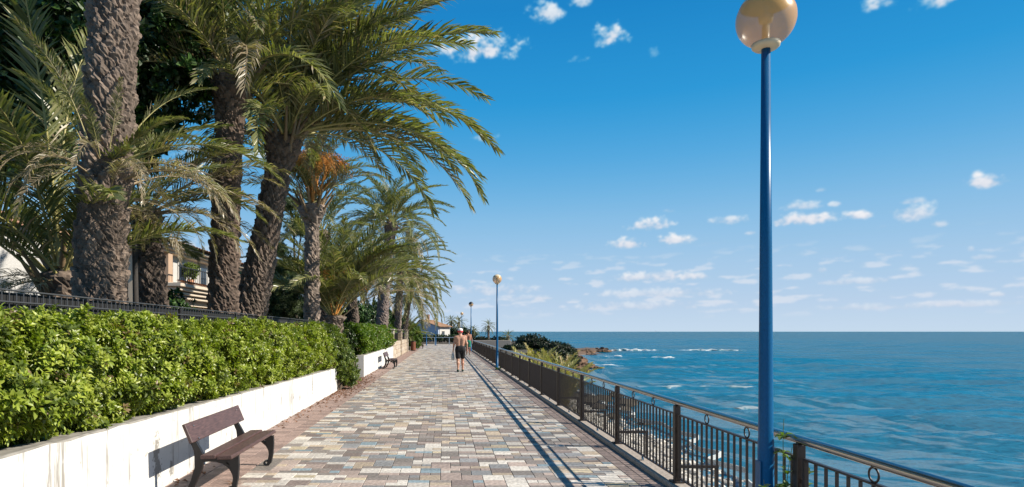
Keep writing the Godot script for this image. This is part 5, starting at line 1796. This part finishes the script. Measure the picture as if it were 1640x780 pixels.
# ---------------------------------------------------------------- people
# skin over bones [from, to, radius, radius] by smooth union, meshed as surface nets
func flesh(b: MB, bones: Array, cell: float, k: float) -> void:
	var lo := Vector3(1e9, 1e9, 1e9)
	var hi := -lo
	for q: Array in bones:
		var m: float = maxf(q[2], q[3]) + cell * 3.0
		for e: Vector3 in [q[0], q[1]]:
			lo = lo.min(e - Vector3.ONE * m)
			hi = hi.max(e + Vector3.ONE * m)
	var n := Vector3i(((hi - lo) / cell).ceil()) + Vector3i.ONE
	var g := PackedFloat32Array()
	g.resize(n.x * n.y * n.z)
	g.fill(1.0)
	for q: Array in bones:
		var a: Vector3 = q[0]
		var c: Vector3 = q[1]
		var ra: float = q[2]
		var rb: float = q[3]
		var m := maxf(ra, rb) + k + cell * 2.0
		var i0 := Vector3i((a.min(c) - Vector3.ONE * m - lo) / cell).clamp(Vector3i.ZERO, n - Vector3i.ONE)
		var i1 := Vector3i((a.max(c) + Vector3.ONE * m - lo) / cell).clamp(Vector3i.ZERO, n - Vector3i.ONE)
		var d := c - a
		var dd := maxf(d.length_squared(), 1e-9)
		for z in range(i0.z, i1.z + 1):
			for y in range(i0.y, i1.y + 1):
				for x in range(i0.x, i1.x + 1):
					var p := lo + Vector3(x, y, z) * cell
					var t := clampf((p - a).dot(d) / dd, 0.0, 1.0)
					var s := (p - a - d * t).length() - lerpf(ra, rb, t)
					var at := (z * n.y + y) * n.x + x
					var o := g[at]
					var h := maxf(k - absf(o - s), 0.0) / k
					g[at] = minf(o, s) - h * h * k * 0.25
	var ids := {}
	var verts := PackedVector3Array()
	var norms := PackedVector3Array()
	var off := [0, 1, n.x, n.x + 1, n.x * n.y, n.x * n.y + 1, n.x * n.y + n.x, n.x * n.y + n.x + 1]
	for z in n.z - 1:
		for y in n.y - 1:
			for x in n.x - 1:
				var at := (z * n.y + y) * n.x + x
				var inside := 0
				for e in 8:
					if g[at + off[e]] < 0.0: inside += 1
				if inside == 0 or inside == 8: continue
				var sum := Vector3.ZERO
				var cnt := 0
				for e in 12:
					var ax := e / 4
					var u := e & 1
					var w := (e >> 1) & 1
					var c0: int = [(u << 1) | (w << 2), u | (w << 2), u | (w << 1)][ax]
					var c1: int = c0 | (1 << ax)
					var v0 := g[at + off[c0]]
					var v1 := g[at + off[c1]]
					if (v0 < 0.0) == (v1 < 0.0): continue
					var t := v0 / (v0 - v1)
					var p := Vector3(c0 & 1, (c0 >> 1) & 1, (c0 >> 2) & 1)
					p[ax] += t
					sum += p
					cnt += 1
				var gr := Vector3(g[at + 1] - g[at], g[at + n.x] - g[at], g[at + n.x * n.y] - g[at])
				gr += Vector3(g[at + off[7]] - g[at + off[6]], g[at + off[7]] - g[at + off[5]], g[at + off[7]] - g[at + off[3]])
				ids[at] = verts.size()
				verts.push_back(lo + (Vector3(x, y, z) + sum / cnt) * cell)
				norms.push_back(gr.normalized())
	var stride := [1, n.x, n.x * n.y]
	for at: int in ids:
		for ax in 3:
			if (g[at] < 0.0) == (g[at + stride[ax]] < 0.0): continue
			var u: int = stride[(ax + 1) % 3]
			var w: int = stride[(ax + 2) % 3]
			if not (ids.has(at - u) and ids.has(at - w) and ids.has(at - u - w)): continue
			var i0: int = ids[at]
			var i1: int = ids[at - u]
			var i2: int = ids[at - u - w]
			var i3: int = ids[at - w]
			b.smooth_tri(verts[i0], verts[i1], verts[i2], norms[i0], norms[i1], norms[i2])
			b.smooth_tri(verts[i0], verts[i2], verts[i3], norms[i0], norms[i2], norms[i3])

func hand(b: MB, wrist: Vector3, dir: Vector3, side: float, curl: float) -> void:
	var fwd := Vector3(0, 0, -1)
	var inward := Vector3(-side, 0, 0)
	var bones := [[wrist, wrist + dir * 0.03, 0.024, 0.026]]
	var palm_end := wrist + dir * 0.095
	for i in 4:
		var off := fwd * (0.03 - 0.02 * i)
		bones.append([wrist + dir * 0.02 + off * 0.5, palm_end + off, 0.017, 0.013])
		var l: float = [0.07, 0.08, 0.075, 0.058][i]
		var a := palm_end + off
		var d1 := (dir + inward * curl * 0.5).normalized()
		var m := a + d1 * l * 0.5
		var d2 := (dir + inward * curl * 1.6).normalized()
		bones.append([a, m, 0.0095, 0.009])
		bones.append([m, m + d2 * l * 0.5, 0.009, 0.007])
	var th := wrist + dir * 0.03 + fwd * 0.025
	var t2 := th + (dir * 0.6 + fwd * 0.8 + inward * 0.4).normalized() * 0.04
	bones.append([th, t2, 0.013, 0.0105])
	bones.append([t2, t2 + (dir + inward * 0.5).normalized() * 0.035, 0.0105, 0.008])
	flesh(b, bones, 0.006, 0.008)

func person(at: Vector3, label: String, scale_: float, skin: Color, shorts: Color, turn: float, stride: float, cap: bool) -> Node3D:
	# seen from behind: faces -z
	var o := base("person", at, label, "person", "", turn)
	var j := {
		hip_l = Vector3(-0.095, 0.91, 0), hip_r = Vector3(0.095, 0.91, 0),
		knee_l = Vector3(-0.10, 0.49, 0.02 + 0.04 * stride), knee_r = Vector3(0.10, 0.50, -0.10 * stride),
		ank_l = Vector3(-0.095, 0.095, 0.16 * stride), ank_r = Vector3(0.105, 0.075, -0.10 * stride),
		toe_l = Vector3(-0.11, 0.035, 0.16 * stride - 0.17), toe_r = Vector3(0.125, 0.035, -0.10 * stride - 0.18),
		sh_l = Vector3(-0.195, 1.425, 0.0), sh_r = Vector3(0.195, 1.425, 0.0),
		el_l = Vector3(-0.262, 1.15, 0.03), el_r = Vector3(0.262, 1.15, 0.05 * stride),
		wr_l = Vector3(-0.285, 0.90, -0.05), wr_r = Vector3(0.285, 0.90, 0.0),
	}
	var bones := [
		[Vector3(-0.075, 1.0, 0), Vector3(-0.09, 1.30, 0.01), 0.105, 0.115], [Vector3(0.075, 1.0, 0), Vector3(0.09, 1.30, 0.01), 0.105, 0.115],
		[Vector3(0, 1.05, -0.05), Vector3(0, 1.2, -0.06), 0.10, 0.10],
		[Vector3(-0.12, 1.37, 0.02), Vector3(0.12, 1.37, 0.02), 0.088, 0.088], [j.sh_l, Vector3(0, 1.45, 0.01), 0.062, 0.06], [j.sh_r, Vector3(0, 1.45, 0.01), 0.062, 0.06],
		[Vector3(-0.07, 0.93, 0.01), Vector3(0.07, 0.93, 0.01), 0.125, 0.125],
		[Vector3(0, 1.44, 0.0), Vector3(0, 1.57, -0.015), 0.062, 0.057],
		[Vector3(0, 1.60, -0.045), Vector3(0, 1.675, -0.02), 0.070, 0.092], [Vector3(0, 1.66, 0.005), Vector3(0, 1.68, -0.03), 0.085, 0.088],
		[Vector3(0, 1.635, -0.115), Vector3(0, 1.615, -0.135), 0.012, 0.015], [Vector3(0, 1.565, -0.075), Vector3(0, 1.575, -0.095), 0.035, 0.025],
		[Vector3(-0.088, 1.655, -0.02), Vector3(-0.096, 1.62, -0.015), 0.016, 0.012], [Vector3(0.088, 1.655, -0.02), Vector3(0.096, 1.62, -0.015), 0.016, 0.012],
		[j.sh_l, j.el_l, 0.056, 0.042], [j.el_l, j.wr_l, 0.042, 0.028], [j.sh_r, j.el_r, 0.056, 0.042], [j.el_r, j.wr_r, 0.042, 0.028],
		[j.hip_l, j.knee_l, 0.092, 0.058], [j.hip_r, j.knee_r, 0.092, 0.058],
		[j.knee_l, j.knee_l.lerp(j.ank_l, 0.35) + Vector3(0, 0, 0.015), 0.055, 0.056], [j.knee_l.lerp(j.ank_l, 0.35) + Vector3(0, 0, 0.015), j.ank_l, 0.056, 0.036],
		[j.knee_r, j.knee_r.lerp(j.ank_r, 0.35) + Vector3(0, 0, 0.015), 0.055, 0.056], [j.knee_r.lerp(j.ank_r, 0.35) + Vector3(0, 0, 0.015), j.ank_r, 0.056, 0.036],
		[j.ank_l, j.toe_l, 0.036, 0.026], [j.ank_r, j.toe_r, 0.036, 0.026],
	]
	var b := MB.new()
	flesh(b, bones, 0.017, 0.045)
	hand(b, j.wr_l, (j.wr_l - j.el_l).normalized(), -1.0, 0.9)
	hand(b, j.wr_r, (j.wr_r - j.el_r).normalized(), 1.0, 0.6)
	var sk := material(Color(skin.r, skin.g, skin.b).linear_to_srgb(), 0.55)
	sk.subsurf_scatter_enabled = true
	sk.subsurf_scatter_strength = 0.15
	part("body", b.mesh(sk), o)
	b = MB.new()
	var kl: Vector3 = j.hip_l.lerp(j.knee_l, 0.72)
	var kr: Vector3 = j.hip_r.lerp(j.knee_r, 0.72)
	flesh(b, [[Vector3(-0.06, 0.97, 0.01), Vector3(0.06, 0.97, 0.01), 0.138, 0.138], [Vector3(-0.08, 0.89, 0.015), Vector3(0.08, 0.89, 0.015), 0.135, 0.135], [j.hip_l + Vector3(-0.005, 0, 0.015), kl, 0.115, 0.105], [j.hip_r + Vector3(0.005, 0, 0.015), kr, 0.115, 0.105]], 0.018, 0.03)
	part("shorts", b.mesh(material(Color(shorts.r, shorts.g, shorts.b).linear_to_srgb(), 0.85, M.grain, Vector3(3, 3, 3))), o)
	b = MB.new()
	for s: String in ["l", "r"]:
		var an: Vector3 = j["ank_" + s]
		var to: Vector3 = j["toe_" + s]
		flesh(b, [[Vector3(an.x, to.y + 0.012, an.z + 0.035), Vector3(to.x, to.y + 0.006, to.z - 0.01), 0.046, 0.04], [an + Vector3(0, -0.02, 0.01), an + Vector3(0, -0.02, -0.03), 0.045, 0.045]], 0.014, 0.02)
	part("shoes", b.mesh(material(lin(0.035, 0.06, 0.045), 0.7)), o)
	b = MB.new()
	if cap:
		b.lathe([Vector2(0.108, -0.03), Vector2(0.108, 0.02), Vector2(0.098, 0.062), Vector2(0.07, 0.092), Vector2(0.0, 0.108)], 20, Vector3(0, 1.685, -0.012))
		var c := part("cap", b.mesh(material(lin(0.78, 0.75, 0.72), 0.85)), o)
		b = MB.new()
		b.lathe([Vector2(0.104, -0.075), Vector2(0.111, -0.055), Vector2(0.111, -0.01), Vector2(0.107, 0.0)], 20, Vector3(0, 1.685, -0.010))
		part("band", b.mesh(material(lin(0.55, 0.06, 0.07), 0.85)), c)
		b = MB.new()
		b.box(Vector3(0, 1.675, -0.15), Vector3(0.13, 0.012, 0.1), Basis(Vector3.RIGHT, 0.2), 0.004)
		part("brim", b.mesh(material(lin(0.78, 0.75, 0.72), 0.85)), c)
	else:
		flesh(b, [[Vector3(0, 1.70, 0.01), Vector3(0, 1.705, -0.035), 0.096, 0.092], [Vector3(0, 1.64, 0.035), Vector3(0, 1.69, 0.02), 0.07, 0.085]], 0.017, 0.03)
		part("hair", b.mesh(material(lin(0.03, 0.022, 0.018), 0.7)), o)
	o.scale = Vector3.ONE * scale_
	return o

func people() -> void:
	person(Vector3(0.67, 0.005, -25.6), "person walking away in black shorts, bare back, white cap with red band", 1.0, Color(0.50, 0.27, 0.18), Color(0.012, 0.012, 0.014), 0.04, 1.0, true)
	person(Vector3(1.72, 0.005, -44.5), "person with dark hair walking away in green shorts, bare back", 0.97, Color(0.40, 0.19, 0.12), Color(0.02, 0.26, 0.16), -0.05, -0.9, false)
	var b := MB.new()
	b.lathe([Vector2(0.0, -0.34), Vector2(0.08, -0.33), Vector2(0.095, -0.22), Vector2(0.07, -0.09), Vector2(0.025, -0.01), Vector2(0.02, 0.06)], 14)
	var bag := top("carrier_bag", b.mesh(material(lin(0.52, 0.56, 0.55), 0.5)), "pale carrier bag held in the hand of the walker in black shorts", "bag", "", Vector3(0.67 - 0.305, 0.80, -25.66))
	bag.scale = Vector3(0.75, 1.0, 1.1)

# ---------------------------------------------------------------- small things
func small_things() -> void:
	# litter bin
	var o := base("litter_bin", Vector3(-2.62, 0.003, -53.2), "rust red slatted litter bin at the end of the stone wall", "bin")
	var b := MB.new()
	for i in 14:
		var a := TAU * i / 14.0
		b = MB.new()
		b.box(Vector3.ZERO, Vector3(0.086, 0.72, 0.02), Basis(), 0.004)
		part("slat", b.mesh(material(lin(0.27, 0.085, 0.04), 0.6, M.grain, Vector3(5, 1, 5))), o, Vector3(cos(a) * 0.2, 0.42, sin(a) * 0.2), Basis(Vector3.UP, -a + PI * 0.5))
	b = MB.new()
	b.lathe([Vector2(0.0, 0.02), Vector2(0.19, 0.02), Vector2(0.185, 0.8), Vector2(0.225, 0.8), Vector2(0.225, 0.84), Vector2(0.16, 0.845), Vector2(0.15, 0.7), Vector2(0, 0.68)], 24)
	part("liner", b.mesh(M.iron), o)
	# fallen leaves by the side path and along the wall foot
	b = MB.new()
	leaf_shape(b, Vector3(-0.03, 0, 0), Vector3(1, 0, 0), Vector3.UP, 0.06, 0.03, 0.4, 0.15)
	var lm := b.mesh(M.dry_leaf)
	var places := []
	var tints := []
	for i in 900:
		var d := 18.5 + rng.randfn() * 2.6
		var x := -2.95 + absf(rng.randfn()) * 0.32
		if i > 620:
			d = rng.randf_range(6.5, 34.0)
			x = -2.95 + absf(rng.randfn()) * 0.14
		if d < 6.0: continue
		var s := rng.randf_range(0.5, 1.3)
		places.append(Transform3D(Basis.from_euler(Vector3(rng.randf_range(-0.4, 0.4), rng.randf() * TAU, rng.randf_range(-0.4, 0.4))).scaled(Vector3.ONE * s), Vector3(x, 0.012, -d)))
		tints.append(vary(Color(0.20, 0.095, 0.05), 0.45))
	var litter := scatter("fallen_leaves", lm, places, tints, self)
	tag(litter, "brown fallen leaves gathered along the foot of the white walls", "leaves", "", "stuff")
	# dry tuft on the paving by the bench
	o = base("dry_weed", Vector3(-2.28, 0.004, -6.75), "dry brown weed tuft on the border bricks under the bench", "weed")
	for i in 12:
		b = MB.new()
		b.col = Color(0.22, 0.12, 0.07) * rng.randf_range(0.7, 1.3)
		leaf_shape(b, Vector3.ZERO, Vector3(cos(i * 2.4), rng.randf_range(0.1, 0.6), sin(i * 2.4)).normalized(), Vector3.UP, rng.randf_range(0.06, 0.13), 0.014)
		part("leaf", b.mesh(M.dry_leaf), o)
	# weeds climbing between the near lamp and the railing
	o = base("climbing_weed", Vector3(2.405, 0.055, -4.42), "leafy weed climbing the lamp post beside the handrail", "plant")
	for k in 5:
		var pts := []
		var rr := []
		var tall: float = [0.98, 0.78, 0.56, 0.48, 0.66][k]
		var x0: float = [0.02, 0.06, -0.19, -0.14, 0.12][k]
		for i in 9:
			var t := i / 8.0
			pts.append(Vector3(x0 * (0.3 + 0.7 * t) + 0.03 * sin(t * 5.0 + k), tall * t, 0.02 * cos(t * 6.0 + k) + (0.06 if k > 1 else 0.0)))
			rr.append(0.004 - 0.002 * t)
		b = MB.new()
		b.col = Color(0.12, 0.15, 0.04)
		b.tube(pts, rr, 5, false)
		var stem := part("stem", b.mesh(M.rachis), o)
		for i in 20:
			var t := rng.randf_range(0.25, 1.0)
			var at: Vector3 = pts[int(t * 8.0)]
			b = MB.new()
			b.col = vary(Color(0.14, 0.22, 0.05) if rng.randf() < 0.8 else Color(0.4, 0.36, 0.16), 0.3)
			leaf_shape(b, at, Vector3(rng.randf_range(-1, 1), rng.randf_range(-0.2, 0.7), rng.randf_range(-1, 1)).normalized(), Vector3.UP, rng.randf_range(0.05, 0.095), rng.randf_range(0.028, 0.05))
			part("leaf", b.mesh(M.leaf), stem)
	o = base("kerb_weed", Vector3(2.34, 0.0, -26.85), "small green weed at the foot of the second lamp post", "plant")
	for i in 26:
		b = MB.new()
		b.col = vary(Color(0.10, 0.15, 0.03), 0.3)
		leaf_shape(b, Vector3(rng.randf_range(-0.12, 0.08), 0, rng.randf_range(-0.1, 0.1)), Vector3(rng.randf_range(-1, 1), rng.randf_range(0.4, 1.5), rng.randf_range(-1, 1)).normalized(), Vector3.UP, rng.randf_range(0.08, 0.2), 0.03)
		part("leaf", b.mesh(M.leaf), o)
